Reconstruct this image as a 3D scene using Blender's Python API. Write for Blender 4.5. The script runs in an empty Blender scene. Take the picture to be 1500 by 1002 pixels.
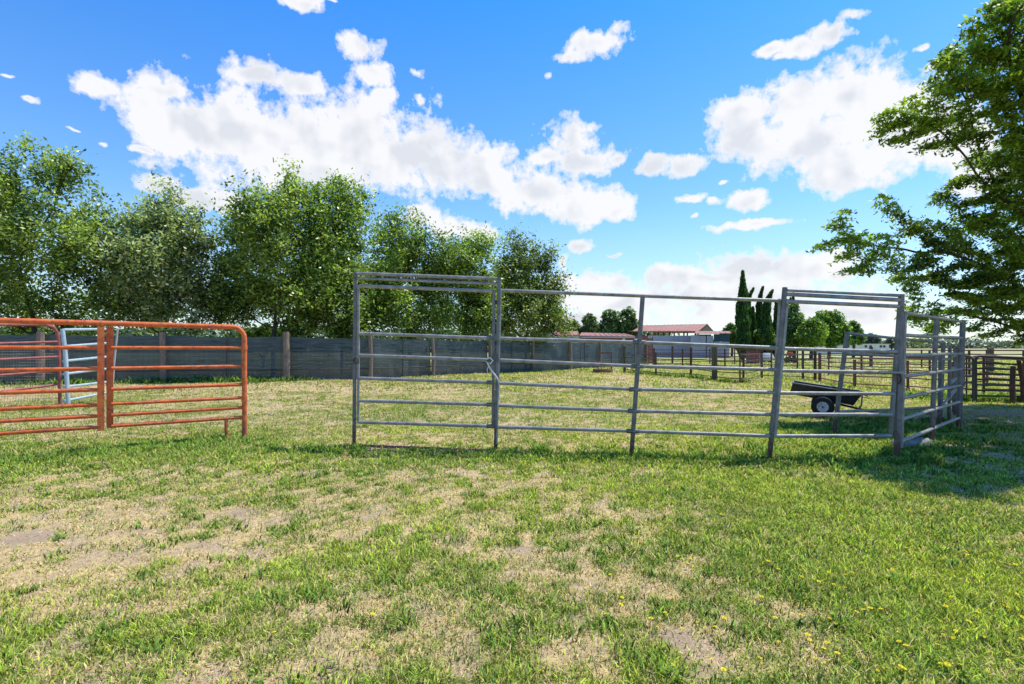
import bpy, math, random
import numpy as np
from mathutils import Vector
random.seed(7)
rng = np.random.default_rng(11)
scene = bpy.context.scene
COL = scene.collection
R = math.radians
H = 1.4          # eye height
F = 750.0        # focal length in photo pixels
HZ = 508.0       # horizon row

def at(px, py, Y):
    return Vector(((px-750)/F*Y, Y, H+(HZ-py)/F*Y))
def ground_depth(py):
    return H*F/(py-HZ)

# ------------------------------------------------------------------ noise
_P = rng.random((257, 257))
_P[256, :] = _P[0, :]; _P[:, 256] = _P[:, 0]
def vnoise(x, y):
    x = np.asarray(x, float); y = np.asarray(y, float)
    xi = np.floor(x).astype(int); yi = np.floor(y).astype(int)
    fx = x-xi; fy = y-yi
    fx = fx*fx*(3-2*fx); fy = fy*fy*(3-2*fy)
    xi &= 255; yi &= 255
    a = _P[xi, yi]; b = _P[xi+1, yi]; c = _P[xi, yi+1]; d = _P[xi+1, yi+1]
    return (a*(1-fx)+b*fx)*(1-fy)+(c*(1-fx)+d*fx)*fy
def fbm(x, y, o=4):
    s = 0; a = 0.5; t = 0
    for i in range(o):
        s = s+a*vnoise(x*2**i+17.3*i, y*2**i+9.1*i); t += a; a *= .55
    return s/t
def ground_z(x, y):
    x = np.asarray(x, float); y = np.asarray(y, float)
    fade = np.clip(1-(np.hypot(x, y)-25)/40, 0, 1)
    return ((fbm(x*.35+3, y*.35+8, 3)-.5)*.09+(fbm(x*1.8, y*1.8, 3)-.5)*.045)*fade-.01

# ------------------------------------------------------------------ materials
def new_mat(name):
    m = bpy.data.materials.new(name); m.use_nodes = True
    nt = m.node_tree; nt.nodes.clear()
    out = nt.nodes.new('ShaderNodeOutputMaterial')
    return m, nt, out
def N(nt, t, **k):
    n = nt.nodes.new(t)
    for a, b in k.items():
        setattr(n, a, b)
    return n
def L(nt, a, b): nt.links.new(a, b)
def mixc(nt, fac, a, b, mode='MIX'):
    n = N(nt, 'ShaderNodeMix', data_type='RGBA', blend_type=mode)
    for s, v in ((n.inputs[0], fac), (n.inputs[6], a), (n.inputs[7], b)):
        if isinstance(v, (int, float)): s.default_value = v
        elif isinstance(v, tuple): s.default_value = (*v[:3], 1)
        else: L(nt, v, s)
    return n.outputs[2]
def noise(nt, vec, scale, detail=4, rough=.55, out='Fac'):
    n = N(nt, 'ShaderNodeTexNoise'); n.inputs['Scale'].default_value = scale
    n.inputs['Detail'].default_value = detail; n.inputs['Roughness'].default_value = rough
    if vec is not None: L(nt, vec, n.inputs['Vector'])
    return n.outputs[out]
def maprange(nt, v, a, b, c=0, d=1):
    n = N(nt, 'ShaderNodeMapRange'); L(nt, v, n.inputs[0])
    for i, q in zip((1, 2, 3, 4), (a, b, c, d)): n.inputs[i].default_value = q
    return n.outputs[0]
def position(nt):
    return N(nt, 'ShaderNodeNewGeometry').outputs['Position']

def paint_mat(name, c1, c2, rust=(.12, .045, .02), rust_amt=.35, metallic=0., rough=.45, scale=9, low_rust=False):
    m, nt, out = new_mat(name)
    pos = position(nt)
    base = mixc(nt, maprange(nt, noise(nt, pos, scale, 5), .35, .65), c1, c2)
    fine = noise(nt, pos, 60, 4, .7)
    base = mixc(nt, .35, base, mixc(nt, 1., base, mixc(nt, fine, (.55, .55, .55), (1.3, 1.3, 1.3)), 'MULTIPLY'))
    rm = maprange(nt, noise(nt, pos, 14, 6, .75), .62-.12*rust_amt, .72-.12*rust_amt)
    if low_rust:
        sep = N(nt, 'ShaderNodeSeparateXYZ'); L(nt, pos, sep.inputs[0])
        low = maprange(nt, sep.outputs[2], .6, .0, 0, .55)
        ad = N(nt, 'ShaderNodeMath', operation='ADD'); L(nt, noise(nt, pos, 20, 4), ad.inputs[0]); L(nt, low, ad.inputs[1])
        lm = maprange(nt, ad.outputs[0], .7, .95)
        mx = N(nt, 'ShaderNodeMath', operation='MAXIMUM'); L(nt, rm, mx.inputs[0]); L(nt, lm, mx.inputs[1]); rm = mx.outputs[0]
    base = mixc(nt, rm, base, rust)
    p = N(nt, 'ShaderNodeBsdfPrincipled'); L(nt, base, p.inputs['Base Color'])
    p.inputs['Metallic'].default_value = metallic
    L(nt, maprange(nt, fine, .3, .7, rough-.1, rough+.2), p.inputs['Roughness'])
    b = N(nt, 'ShaderNodeBump'); b.inputs['Strength'].default_value = .25; b.inputs['Distance'].default_value = .004
    L(nt, fine, b.inputs['Height']); L(nt, b.outputs[0], p.inputs['Normal'])
    L(nt, p.outputs[0], out.inputs[0])
    return m

M = {}
M['galv'] = paint_mat('galvanised_steel', (.22, .205, .19), (.37, .35, .33), rust=(.16, .11, .07), rust_amt=.45, metallic=.08, rough=.42)
M['galv_post'] = paint_mat('weathered_post_steel', (.12, .115, .11), (.21, .20, .195), rust=(.10, .04, .03), rust_amt=.35, metallic=.1, rough=.5, low_rust=True)
M['red'] = paint_mat('red_oxide_paint', (.70, .11, .02), (.82, .20, .05), rust=(.34, .09, .04), rust_amt=.9, rough=.6, low_rust=True)
M['rose'] = paint_mat('faded_red_paint', (.33, .07, .06), (.42, .13, .11), rust_amt=.5, rough=.6)
M['blue'] = paint_mat('pale_blue_paint', (.36, .47, .52), (.48, .58, .61), rust=(.35, .30, .25), rust_amt=.3, rough=.5)
M['palepink'] = paint_mat('chalky_pink_paint', (.50, .40, .36), (.58, .50, .46), rust_amt=.3)
M['rust'] = paint_mat('rusty_steel', (.06, .03, .022), (.12, .055, .04), rust=(.035, .02, .018), rust_amt=.6, rough=.75)
M['rustred'] = paint_mat('red_rusty_steel', (.17, .06, .05), (.24, .11, .09), rust_amt=.6, rough=.75)
M['darksteel'] = paint_mat('dark_green_steel', (.035, .045, .04), (.06, .05, .04), rust=(.10, .04, .025), rust_amt=.5, rough=.6)
M['black'] = paint_mat('black_cart_paint', (.012, .012, .018), (.025, .022, .03), rust=(.06, .04, .035), rust_amt=.35, rough=.45)
M['rubber'] = paint_mat('tyre_rubber', (.012, .012, .012), (.02, .02, .02), rust=(.05, .045, .04), rust_amt=.2, rough=.85)
M['white'] = paint_mat('white_paint', (.68, .70, .72), (.76, .76, .76), rust=(.4, .36, .3), rust_amt=.1)
M['hub'] = paint_mat('dusty_white_hub', (.42, .43, .45), (.56, .57, .58), rust=(.25, .2, .16), rust_amt=.5, scale=30)
M['rope'] = paint_mat('white_rope_fibre', (.66, .64, .58), (.72, .70, .66), rust=(.5, .47, .4), rust_amt=.1, rough=.9)
M['maroon'] = paint_mat('maroon_paint', (.16, .02, .03), (.20, .035, .04), rust_amt=.4)
M['orange'] = paint_mat('orange_paint', (.52, .12, .05), (.6, .16, .07), rust_amt=.4)
M['roofred'] = paint_mat('red_metal_roof', (.36, .14, .095), (.43, .19, .13), rust=(.42, .24, .17), rust_amt=.1, rough=.6, scale=1.2)
M['greywall'] = paint_mat('grey_metal_siding', (.36, .37, .40), (.43, .44, .47), rust=(.3, .28, .28), rust_amt=.1, scale=.7)
M['whitewall'] = paint_mat('pale_siding', (.62, .60, .54), (.70, .68, .62), rust=(.5, .47, .42), rust_amt=.1, scale=.5)
M['teal'] = paint_mat('dark_teal_siding', (.012, .05, .07), (.02, .07, .09), rust_amt=.05, scale=.7)
M['redwall'] = paint_mat('brick_red_boards', (.25, .065, .05), (.33, .10, .08), rust_amt=.3, scale=1.5)
M['shade'] = paint_mat('dark_opening', (.02, .02, .02), (.03, .03, .03), rust_amt=0)
M['stone'] = paint_mat('weathered_concrete', (.20, .18, .16), (.33, .30, .27), rust=(.2, .18, .16), rust_amt=.4, rough=.95, scale=6)

def wood_mat(name, c1, c2):
    m, nt, out = new_mat(name)
    pos = position(nt)
    mp = N(nt, 'ShaderNodeMapping'); mp.inputs['Scale'].default_value = (14, 14, 1.6); L(nt, pos, mp.inputs[0])
    f = noise(nt, mp.outputs[0], 2.2, 6, .65)
    c = mixc(nt, maprange(nt, f, .35, .68), c1, c2)
    p = N(nt, 'ShaderNodeBsdfPrincipled'); L(nt, c, p.inputs['Base Color']); p.inputs['Roughness'].default_value = .9
    b = N(nt, 'ShaderNodeBump'); b.inputs['Strength'].default_value = .6; b.inputs['Distance'].default_value = .02
    L(nt, f, b.inputs['Height']); L(nt, b.outputs[0], p.inputs['Normal']); L(nt, p.outputs[0], out.inputs[0])
    return m
M['wood'] = wood_mat('weathered_timber', (.13, .09, .065), (.30, .23, .18))
M['greenwood'] = wood_mat('mossy_timber', (.06, .055, .03), (.14, .13, .07))
M['bark'] = wood_mat('bark', (.04, .028, .02), (.13, .095, .07))

def leaf_mat(name, trans=.5, gloss=.02, up=.35):
    m, nt, out = new_mat(name)
    at_ = N(nt, 'ShaderNodeAttribute'); at_.attribute_name = 'Col'
    d = N(nt, 'ShaderNodeBsdfDiffuse'); L(nt, at_.outputs['Color'], d.inputs[0])
    # brightens leaves and blades: shading normal leans to the sky to catch more sun
    ge = N(nt, 'ShaderNodeNewGeometry'); vm = N(nt, 'ShaderNodeVectorMath', operation='MULTIPLY_ADD')
    L(nt, ge.outputs['Normal'], vm.inputs[0]); vm.inputs[1].default_value = (1-up,)*3; vm.inputs[2].default_value = (0, 0, up)
    nn_ = N(nt, 'ShaderNodeVectorMath', operation='NORMALIZE'); L(nt, vm.outputs[0], nn_.inputs[0]); L(nt, nn_.outputs[0], d.inputs['Normal'])
    t = N(nt, 'ShaderNodeBsdfTranslucent')
    L(nt, mixc(nt, 1., at_.outputs['Color'], (1.25, 1.35, .55), 'MULTIPLY'), t.inputs[0])
    mx = N(nt, 'ShaderNodeMixShader'); mx.inputs[0].default_value = trans
    L(nt, d.outputs[0], mx.inputs[1]); L(nt, t.outputs[0], mx.inputs[2])
    g = N(nt, 'ShaderNodeBsdfGlossy'); g.inputs['Roughness'].default_value = .45; g.inputs[0].default_value = (.8, .85, .8, 1)
    fr = N(nt, 'ShaderNodeFresnel'); fr.inputs[0].default_value = 1.35
    ml = N(nt, 'ShaderNodeMath', operation='MULTIPLY'); L(nt, fr.outputs[0], ml.inputs[0]); ml.inputs[1].default_value = gloss*3
    m2 = N(nt, 'ShaderNodeMixShader'); L(nt, ml.outputs[0], m2.inputs[0])
    L(nt, mx.outputs[0], m2.inputs[1]); L(nt, g.outputs[0], m2.inputs[2]); L(nt, m2.outputs[0], out.inputs[0])
    return m
M['leaf'] = leaf_mat('tree_leaves', .45, .03, .3)
M['blade'] = leaf_mat('grass_blades', .22, .01, .75)

def cloth_mat():
    m, nt, out = new_mat('shade_cloth_weave')
    tc = N(nt, 'ShaderNodeUVMap')
    mp = N(nt, 'ShaderNodeMapping'); mp.inputs['Scale'].default_value = (.7, 9, 1); L(nt, tc.outputs[0], mp.inputs[0])
    streak = noise(nt, mp.outputs[0], 2.0, 6, .7)
    big = noise(nt, tc.outputs[0], .6, 3)
    c = mixc(nt, maprange(nt, streak, .38, .66), (.04, .065, .075), (.17, .215, .225))
    c = mixc(nt, maprange(nt, big, .4, .65), c, (.13, .16, .165))
    sep = N(nt, 'ShaderNodeSeparateXYZ'); L(nt, tc.outputs[0], sep.inputs[0])
    ad = N(nt, 'ShaderNodeMath', operation='ADD'); L(nt, sep.outputs[1], ad.inputs[0]); L(nt, maprange(nt, big, .3, .7, -.12, .12), ad.inputs[1])
    low = maprange(nt, ad.outputs[0], .52, .44, 0, .55)
    c = mixc(nt, low, c, (.13, .125, .125))
    edge = maprange(nt, sep.outputs[1], 1.66, 1.72)
    d = N(nt, 'ShaderNodeBsdfDiffuse'); L(nt, c, d.inputs[0])
    t = N(nt, 'ShaderNodeBsdfTranslucent'); L(nt, c, t.inputs[0])
    mx = N(nt, 'ShaderNodeMixShader'); mx.inputs[0].default_value = .3
    L(nt, d.outputs[0], mx.inputs[1]); L(nt, t.outputs[0], mx.inputs[2])
    tr = N(nt, 'ShaderNodeBsdfTransparent')
    m3 = N(nt, 'ShaderNodeMixShader'); L(nt, maprange(nt, noise(nt, mp.outputs[0], 5, 4), .62, .75, .04, .3), m3.inputs[0])
    L(nt, mx.outputs[0], m3.inputs[1]); L(nt, tr.outputs[0], m3.inputs[2])
    L(nt, m3.outputs[0], out.inputs[0])
    return m
M['cloth'] = cloth_mat()

# ------------------------------------------------------------------ object helpers
def tag(o, label=None, cat=None, group=None, kind=None):
    if label: o['label'] = label
    if cat: o['category'] = cat
    if group: o['group'] = group
    if kind: o['kind'] = kind
    return o
def thing(name, label, cat, loc=(0, 0, 0), group=None):
    o = bpy.data.objects.new(name, None); o.empty_display_size = .2; COL.objects.link(o); o.location = loc
    return tag(o, label, cat, group)
class MB:
    def __init__(s): s.v = []; s.f = []; s.smooth = []
    def add(s, v, f, smooth=False):
        n = len(s.v); s.v += [tuple(p) for p in v]; s.f += [tuple(i+n for i in q) for q in f]; s.smooth += [smooth]*len(f)
        return s
    def tube(s, pts, r, n=10, cap=True):
        pts = [Vector(p) for p in pts]
        rs = r if isinstance(r, (list, tuple)) else [r]*len(pts)
        prev = None; vs = []
        for i, p in enumerate(pts):
            d = (pts[min(i+1, len(pts)-1)]-pts[max(i-1, 0)]).normalized()
            a = prev if prev is not None else (Vector((0, 0, 1)) if abs(d.z) < .9 else Vector((1, 0, 0)))
            u = (a-d*a.dot(d)).normalized(); w = d.cross(u); prev = u
            for k in range(n):
                t = 2*math.pi*k/n; vs.append(p+(u*math.cos(t)+w*math.sin(t))*rs[i])
        f = []
        for i in range(len(pts)-1):
            for k in range(n):
                f.append((i*n+k, i*n+(k+1) % n, (i+1)*n+(k+1) % n, (i+1)*n+k))
        s.add(vs, f, True)
        if cap:
            s.add(vs[:n], [tuple(range(n))[::-1]]); s.add(vs[-n:], [tuple(range(n))])
        return s
    def box(s, c, sx, sy, sz, ax=None, bevel=0):
        """box centred at c; ax = (ux, uy, uz) axes"""
        c = Vector(c); ux, uy, uz = [Vector(a) for a in (ax or ((1, 0, 0), (0, 1, 0), (0, 0, 1)))]
        b = bevel
        if b <= 0:
            vs = [c+ux*sx/2*i+uy*sy/2*j+uz*sz/2*k for k in (-1, 1) for j in (-1, 1) for i in (-1, 1)]
            return s.add(vs, [(0, 2, 3, 1), (4, 5, 7, 6), (0, 1, 5, 4), (2, 6, 7, 3), (0, 4, 6, 2), (1, 3, 7, 5)])
        ring = [(sx/2-b, -sy/2), (sx/2, -sy/2+b), (sx/2, sy/2-b), (sx/2-b, sy/2), (-sx/2+b, sy/2), (-sx/2, sy/2-b), (-sx/2, -sy/2+b), (-sx/2+b, -sy/2)]
        vs = [c+ux*x+uy*y+uz*z for z in (-sz/2, sz/2) for x, y in ring]
        f = [(i, (i+1) % 8, 8+(i+1) % 8, 8+i) for i in range(8)]+[tuple(range(8))[::-1], tuple(range(8, 16))]
        return s.add(vs, f)
    def beam(s, p, q, w, h, bevel=0, up=(0, 0, 1)):
        p, q = Vector(p), Vector(q); d = (q-p).normalized(); up = Vector(up)
        if abs(d.dot(up)) > .95: up = Vector((0, 1, 0))
        u = d.cross(up).normalized(); v = u.cross(d)
        return s.box((p+q)/2, w, h, (q-p).length, (u, v, d), bevel)
    def lathe(s, c, prof, axis='z', n=20):
        vs = []; 
        for r, h in prof:
            for k in range(n):
                t = 2*math.pi*k/n; a, b = r*math.cos(t), r*math.sin(t)
                vs.append(Vector(c)+(Vector((a, b, h)) if axis == 'z' else (Vector((a, h, b)) if axis == 'y' else axis*h+axis.cross(Vector((0, 0, 1)))*a+Vector((0, 0, 1))*b)))
        f = [(i*n+k, i*n+(k+1) % n, (i+1)*n+(k+1) % n, (i+1)*n+k) for i in range(len(prof)-1) for k in range(n)]
        return s.add(vs, f, True)
    def build(s, name, mat, parent=None, root=None):
        org = Vector((0, 0, 0)); r = parent
        while r is not None:
            org += r.location; r = r.parent
        me = bpy.data.meshes.new(name); me.from_pydata([tuple(Vector(v)-org) for v in s.v], [], s.f)
        me.polygons.foreach_set('use_smooth', s.smooth); me.materials.append(mat); me.update()
        o = bpy.data.objects.new(name, me); COL.objects.link(o); o.parent = parent
        return o
def rail(par, pts, r, mat, name='rail', n=10):
    return MB().tube(pts, r, n).build(name, mat, par)

def np_mesh(name, verts, loops, starts, totals, mat, col=None, parent=None, smooth=False, origin=(0, 0, 0)):
    me = bpy.data.meshes.new(name)
    verts = verts-np.array(origin)
    me.vertices.add(len(verts)); me.vertices.foreach_set('co', verts.astype(np.float32).ravel())
    me.loops.add(len(loops)); me.loops.foreach_set('vertex_index', loops.astype(np.int32))
    me.polygons.add(len(starts)); me.polygons.foreach_set('loop_start', starts.astype(np.int32))
    me.polygons.foreach_set('loop_total', totals.astype(np.int32))
    if smooth: me.polygons.foreach_set('use_smooth', np.ones(len(starts), bool))
    me.update(calc_edges=True)
    if col is not None:
        a = me.color_attributes.new('Col', 'FLOAT_COLOR', 'POINT')
        c4 = np.ones((len(verts), 4), np.float32); c4[:, :3] = col; a.data.foreach_set('color', c4.ravel())
    me.materials.append(mat)
    o = bpy.data.objects.new(name, me); COL.objects.link(o); o.parent = parent
    return o

# ------------------------------------------------------------------ camera
cam = bpy.data.cameras.new('camera'); co = bpy.data.objects.new('camera', cam); COL.objects.link(co)
co.location = (0, 0, H); co.rotation_euler = (R(90), 0, 0)
cam.sensor_width = 36; cam.lens = 18; cam.shift_y = 7/1500; cam.clip_end = 6000; cam.clip_start = .05
scene.camera = co

# ------------------------------------------------------------------ sun and sky
SUN = Vector((.45, .20, 1.)).normalized()
sl = bpy.data.lights.new('sun', 'SUN'); sl.energy = 5.0; sl.angle = R(.5); sl.color = (1, .95, .84)
so = bpy.data.objects.new('sun', sl); COL.objects.link(so); so.rotation_euler = SUN.to_track_quat('Z', 'Y').to_euler()
SUN_EL = math.asin(SUN.z); SUN_AZ = math.atan2(SUN.x, SUN.y)

w = bpy.data.worlds.new('World'); scene.world = w; w.use_nodes = True
nt = w.node_tree; nt.nodes.clear()
wout = N(nt, 'ShaderNodeOutputWorld'); bg = N(nt, 'ShaderNodeBackground'); L(nt, bg.outputs[0], wout.inputs[0])
SKY = .15
bg.inputs[1].default_value = SKY
sky = N(nt, 'ShaderNodeTexSky', sky_type='NISHITA'); sky.sun_disc = False
sky.sun_elevation = SUN_EL; sky.sun_rotation = SUN_AZ; sky.air_density = 1.0; sky.dust_density = .4; sky.ozone_density = 2.2

def ae(px, py):
    return math.degrees(math.atan2(px-750, F)), math.degrees(math.atan2(HZ-py, math.hypot(F, px-750)))
# cloud puffs: centre and half sizes given in degrees through the same projection as the eye
PUFFS = [
 (150,128,38,24),(215,155,70,44),(275,190,92,60),(350,205,110,75),(435,212,120,80),(525,210,115,80),(595,228,98,64),(655,240,76,48),(705,236,50,36),(240,130,60,22),
 (370,108,58,24),(445,125,38,18),(530,72,34,22),(548,105,32,24),(562,140,26,18),(612,107,18,10),(614,148,9,9),
 (835,205,44,34),(850,238,64,26),(803,228,30,16),(904,236,20,14),(722,262,50,28),(790,285,72,32),(850,300,74,32),(905,308,34,16),
 (955,243,30,18),(1003,241,42,15),
 (1082,160,44,32),(1090,205,62,44),(1175,155,80,54),(1250,140,95,60),(1200,200,120,68),(1245,240,85,40),(1325,190,100,80),(1400,200,80,60),
 (872,62,50,24),(903,44,24,20),(836,82,28,14),(803,111,13,8),
 (1128,72,36,12),(1175,68,36,17),(1218,48,42,16),(1250,24,26,12),(1145,82,18,8),
 (440,4,36,14),(484,2,16,6),
 (1010,291,24,9),(1045,294,16,6),(1100,293,34,15),(1061,266,10,4),(1020,319,7,4),
 (622,318,34,16),(668,334,44,17),(712,338,20,12),(300,292,66,20),(228,268,40,14),(212,220,32,7),
 (868,413,62,18),(848,360,20,10),(900,373,14,5),(825,385,14,22),(1100,392,110,26),(990,403,60,16),(1190,395,80,30),(1060,428,220,22),(920,440,130,20),(1120,455,200,26),(880,470,90,16),(1040,408,120,14),
 (1100,330,90,7),(42,142,20,7),(146,213,11,7),(112,192,14,4),(10,110,18,4),(1352,70,20,9),(1450,260,60,30),(100,478,90,12),(1250,455,120,20)]
grp = bpy.data.node_groups.new('cloud_field', 'ShaderNodeTree')
grp.interface.new_socket('Vector', in_out='INPUT', socket_type='NodeSocketVector')
grp.interface.new_socket('Value', in_out='OUTPUT', socket_type='NodeSocketFloat')
gi = N(grp, 'NodeGroupInput'); go = N(grp, 'NodeGroupOutput')
cur = None
for (px, py, rx, ry) in PUFFS:
    a0, e0 = ae(px, py); a1, _ = ae(px+rx, py); _, e1 = ae(px, py-ry)
    sx, sy = 1/max(abs(a1-a0), .2), 1/max(abs(e1-e0), .2)
    ma = N(grp, 'ShaderNodeVectorMath', operation='MULTIPLY_ADD'); L(grp, gi.outputs[0], ma.inputs[0])
    ma.inputs[1].default_value = (sx, sy, 0); ma.inputs[2].default_value = (-a0*sx, -e0*sy, 0)
    le = N(grp, 'ShaderNodeVectorMath', operation='LENGTH'); L(grp, ma.outputs[0], le.inputs[0])
    v = le.outputs['Value']
    if rx < 30: 
        q = N(grp, 'ShaderNodeMath', operation='ADD'); L(grp, v, q.inputs[0]); q.inputs[1].default_value = .26 if rx < 19 else .10; v = q.outputs[0]
    if cur is None: cur = v
    else:
        mn = N(grp, 'ShaderNodeMath', operation='SMOOTH_MIN'); mn.inputs[2].default_value = .22
        L(grp, cur, mn.inputs[0]); L(grp, v, mn.inputs[1]); cur = mn.outputs[0]
inv = N(grp, 'ShaderNodeMath', operation='SUBTRACT'); inv.inputs[0].default_value = 1.0; L(grp, cur, inv.inputs[1])
L(grp, inv.outputs[0], go.inputs[0])

tc = N(nt, 'ShaderNodeTexCoord'); sp = N(nt, 'ShaderNodeSeparateXYZ'); L(nt, tc.outputs['Generated'], sp.inputs[0])
def mth(op, a, b=None, c=None):
    n = N(nt, 'ShaderNodeMath', operation=op)
    for i, v in enumerate((a, b, c)):
        if v is None: continue
        if isinstance(v, (int, float)): n.inputs[i].default_value = v
        else: L(nt, v, n.inputs[i])
    return n.outputs[0]
az = mth('MULTIPLY', mth('ARCTAN2', sp.outputs[0], sp.outputs[1]), 57.29578)
el = mth('MULTIPLY', mth('ARCSINE', sp.outputs[2]), 57.29578)
cb = N(nt, 'ShaderNodeCombineXYZ'); L(nt, az, cb.inputs[0]); L(nt, el, cb.inputs[1])
# slight domain warp
wn = N(nt, 'ShaderNodeTexNoise'); wn.noise_dimensions = '2D'; wn.inputs['Scale'].default_value = .35; wn.inputs['Detail'].default_value = 3; L(nt, cb.outputs[0], wn.inputs['Vector'])
ws = N(nt, 'ShaderNodeVectorMath', operation='MULTIPLY_ADD'); L(nt, wn.outputs['Color'], ws.inputs[0]); ws.inputs[1].default_value = (1.6, 1.2, 0); ws.inputs[2].default_value = (-.8, -.6, 0)
wp = N(nt, 'ShaderNodeVectorMath', operation='ADD'); L(nt, cb.outputs[0], wp.inputs[0]); L(nt, ws.outputs[0], wp.inputs[1])
g1 = N(nt, 'ShaderNodeGroup'); g1.node_tree = grp; L(nt, wp.outputs[0], g1.inputs[0])
def cnoise(vec, scale, detail, rough):
    n = N(nt, 'ShaderNodeTexNoise'); n.noise_dimensions = '2D'; n.inputs['Scale'].default_value = scale
    n.inputs['Detail'].default_value = detail; n.inputs['Roughness'].default_value = rough; L(nt, vec, n.inputs['Vector']); return n.outputs['Fac']
wo = N(nt, 'ShaderNodeVectorMath', operation='ADD'); L(nt, cb.outputs[0], wo.inputs[0]); wo.inputs[1].default_value = (.7, 1.6, 0)
nA = cnoise(cb.outputs[0], .30, 9, .60); nB = cnoise(wo.outputs[0], .30, 6, .60)
lA = cnoise(cb.outputs[0], .14, 3, .5); lB = cnoise(wo.outputs[0], .14, 3, .5)
nH = cnoise(cb.outputs[0], .95, 7, .62)
field = mth('ADD', mth('ADD', g1.outputs[0], mth('MULTIPLY_ADD', nA, 1.9, -.86)), mth('MULTIPLY_ADD', nH, .9, -.42))
cover = maprange(nt, field, .04, .48)
cover = mth('POWER', cover, .8)
deep = maprange(nt, g1.outputs[0], .45, 1.15, 0, .75)
relief = mth('ADD', maprange(nt, mth('SUBTRACT', lB, lA), -.08, .12, -.35, .75), maprange(nt, mth('SUBTRACT', nB, nA), -.15, .15, -.18, .18))
dark = mth('ADD', deep, relief)
dark = mth('MULTIPLY', mth('MAXIMUM', mth('MINIMUM', dark, 1.0), 0.0), maprange(nt, field, .15, .7))
K = 1/SKY
ccol = mixc(nt, dark, (.98*K, .98*K, 1.0*K), (.77*K, .80*K, .86*K))
w.cycles.sampling_method = 'MANUAL'; w.cycles.sample_map_resolution = 256
# deep polarised blue towards the zenith, pale at the horizon
tint = mixc(nt, maprange(nt, el, 2, 34), (1.15, 1.3, 1.35), (.30, 1.05, 1.8))
skc = mixc(nt, 1., sky.outputs[0], tint, 'MULTIPLY')
skc = mixc(nt, maprange(nt, el, 14, 0, 0, .45), skc, (.72*K, .82*K, .95*K))
L(nt, mixc(nt, mth('MULTIPLY', cover, .97), skc, ccol), bg.inputs[0])

# ------------------------------------------------------------------ dryness map shared by ground and grass
DRY = [(25,790,60,22,1.3),(70,845,100,45,.8),(350,750,45,12,1.1),(290,800,40,14,.9),(200,775,30,10,1.),(440,880,110,30,.75),(540,925,120,40,.7),(330,965,70,30,.7),
 (740,790,60,30,.6),(830,860,100,60,.75),(950,880,110,50,.75),(1010,830,60,25,.6),(760,950,90,40,.75),(1080,950,110,50,.6),(1180,900,60,30,.5),(1280,985,80,30,.45),(900,980,120,30,.6),
 (560,575,130,14,.4),(950,580,130,12,.45),(820,600,100,10,.2),(45,578,75,18,1.2),(470,565,60,8,.4),(880,550,90,6,.7),(640,720,150,20,.25),(300,700,150,14,.3),(850,690,120,16,.3),
 (1400,660,70,12,.9),(1450,605,90,12,1.0),(1350,652,40,8,1.)]
WET = [(1270,770,330,110,-.75),(1350,880,220,90,-.3),(330,910,110,50,-.35),(150,930,100,40,-.25),(800,672,420,10,-.6),(600,830,60,60,-.3),(120,660,220,18,-.45),(1200,640,130,25,-.6),(560,800,60,30,-.25),(1100,720,120,40,-.3)]
def dryness(x, y):
    x = np.asarray(x, float); y = np.asarray(y, float)
    yy = np.maximum(y, .6)
    px = 750+x/yy*F; py = HZ+H*F/yy
    d = .35-.05*np.clip(x/3, -1, 1)+(fbm(x*.9+40, y*.9+11, 4)-.5)*.75+(fbm(x*3.4, y*3.4+50, 3)-.5)*1.1+(fbm(x*10, y*10+50, 3)-.5)*1.7+(fbm(x*.25+5, y*.25, 2)-.5)*.7
    for cx, cy, rx, ry, s in DRY+WET:
        if s > 0: s *= .42
        # each patch is a round-ish area on the ground, found from where it lies in the field
        Y0 = H*F/(cy-HZ); X0 = (cx-750)/F*Y0
        wx = rx/F*Y0; wy = abs(H*F/(cy-ry-HZ if cy-ry-HZ > 8 else 8)-H*F/(cy+ry-HZ))/2
        d = d+s*np.exp(-(((x-X0)/wx)**2+((y-Y0)/max(wy, .1))**2))
    d = np.where(y > 45, d*.5+.35, d)
    return d

BARE = [(352,748,34,9,1.),(30,792,50,16,.9),(292,799,16,6,.8),(205,776,26,6,.7),(985,935,46,22,.7),(520,895,40,12,.6),(840,905,30,12,.55),(760,800,26,10,.5),(1430,655,46,10,.9),(1395,612,60,6,.9),(1470,606,60,6,.9),(400,955,34,14,.6),(1180,910,22,12,.5),(870,845,30,10,.5),(660,790,22,8,.5),(1040,985,40,14,.6)]
def bareness(x, y):
    x = np.asarray(x, float); y = np.asarray(y, float); b = np.zeros_like(x+y)
    for cx, cy, rx, ry, s in BARE:
        Y0 = H*F/(cy-HZ); X0 = (cx-750)/F*Y0
        wy = abs(H*F/(cy-ry-HZ)-H*F/(cy+ry-HZ))/2
        b = np.maximum(b, s*np.exp(-(((x-X0)/(rx/F*Y0))**2+((y-Y0)/max(wy, .05))**2)))
    return np.clip((b+(fbm(x*5+3, y*5+70, 3)-.5)*.9*(b > .02)-.25)*2.2, 0, 1)
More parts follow.
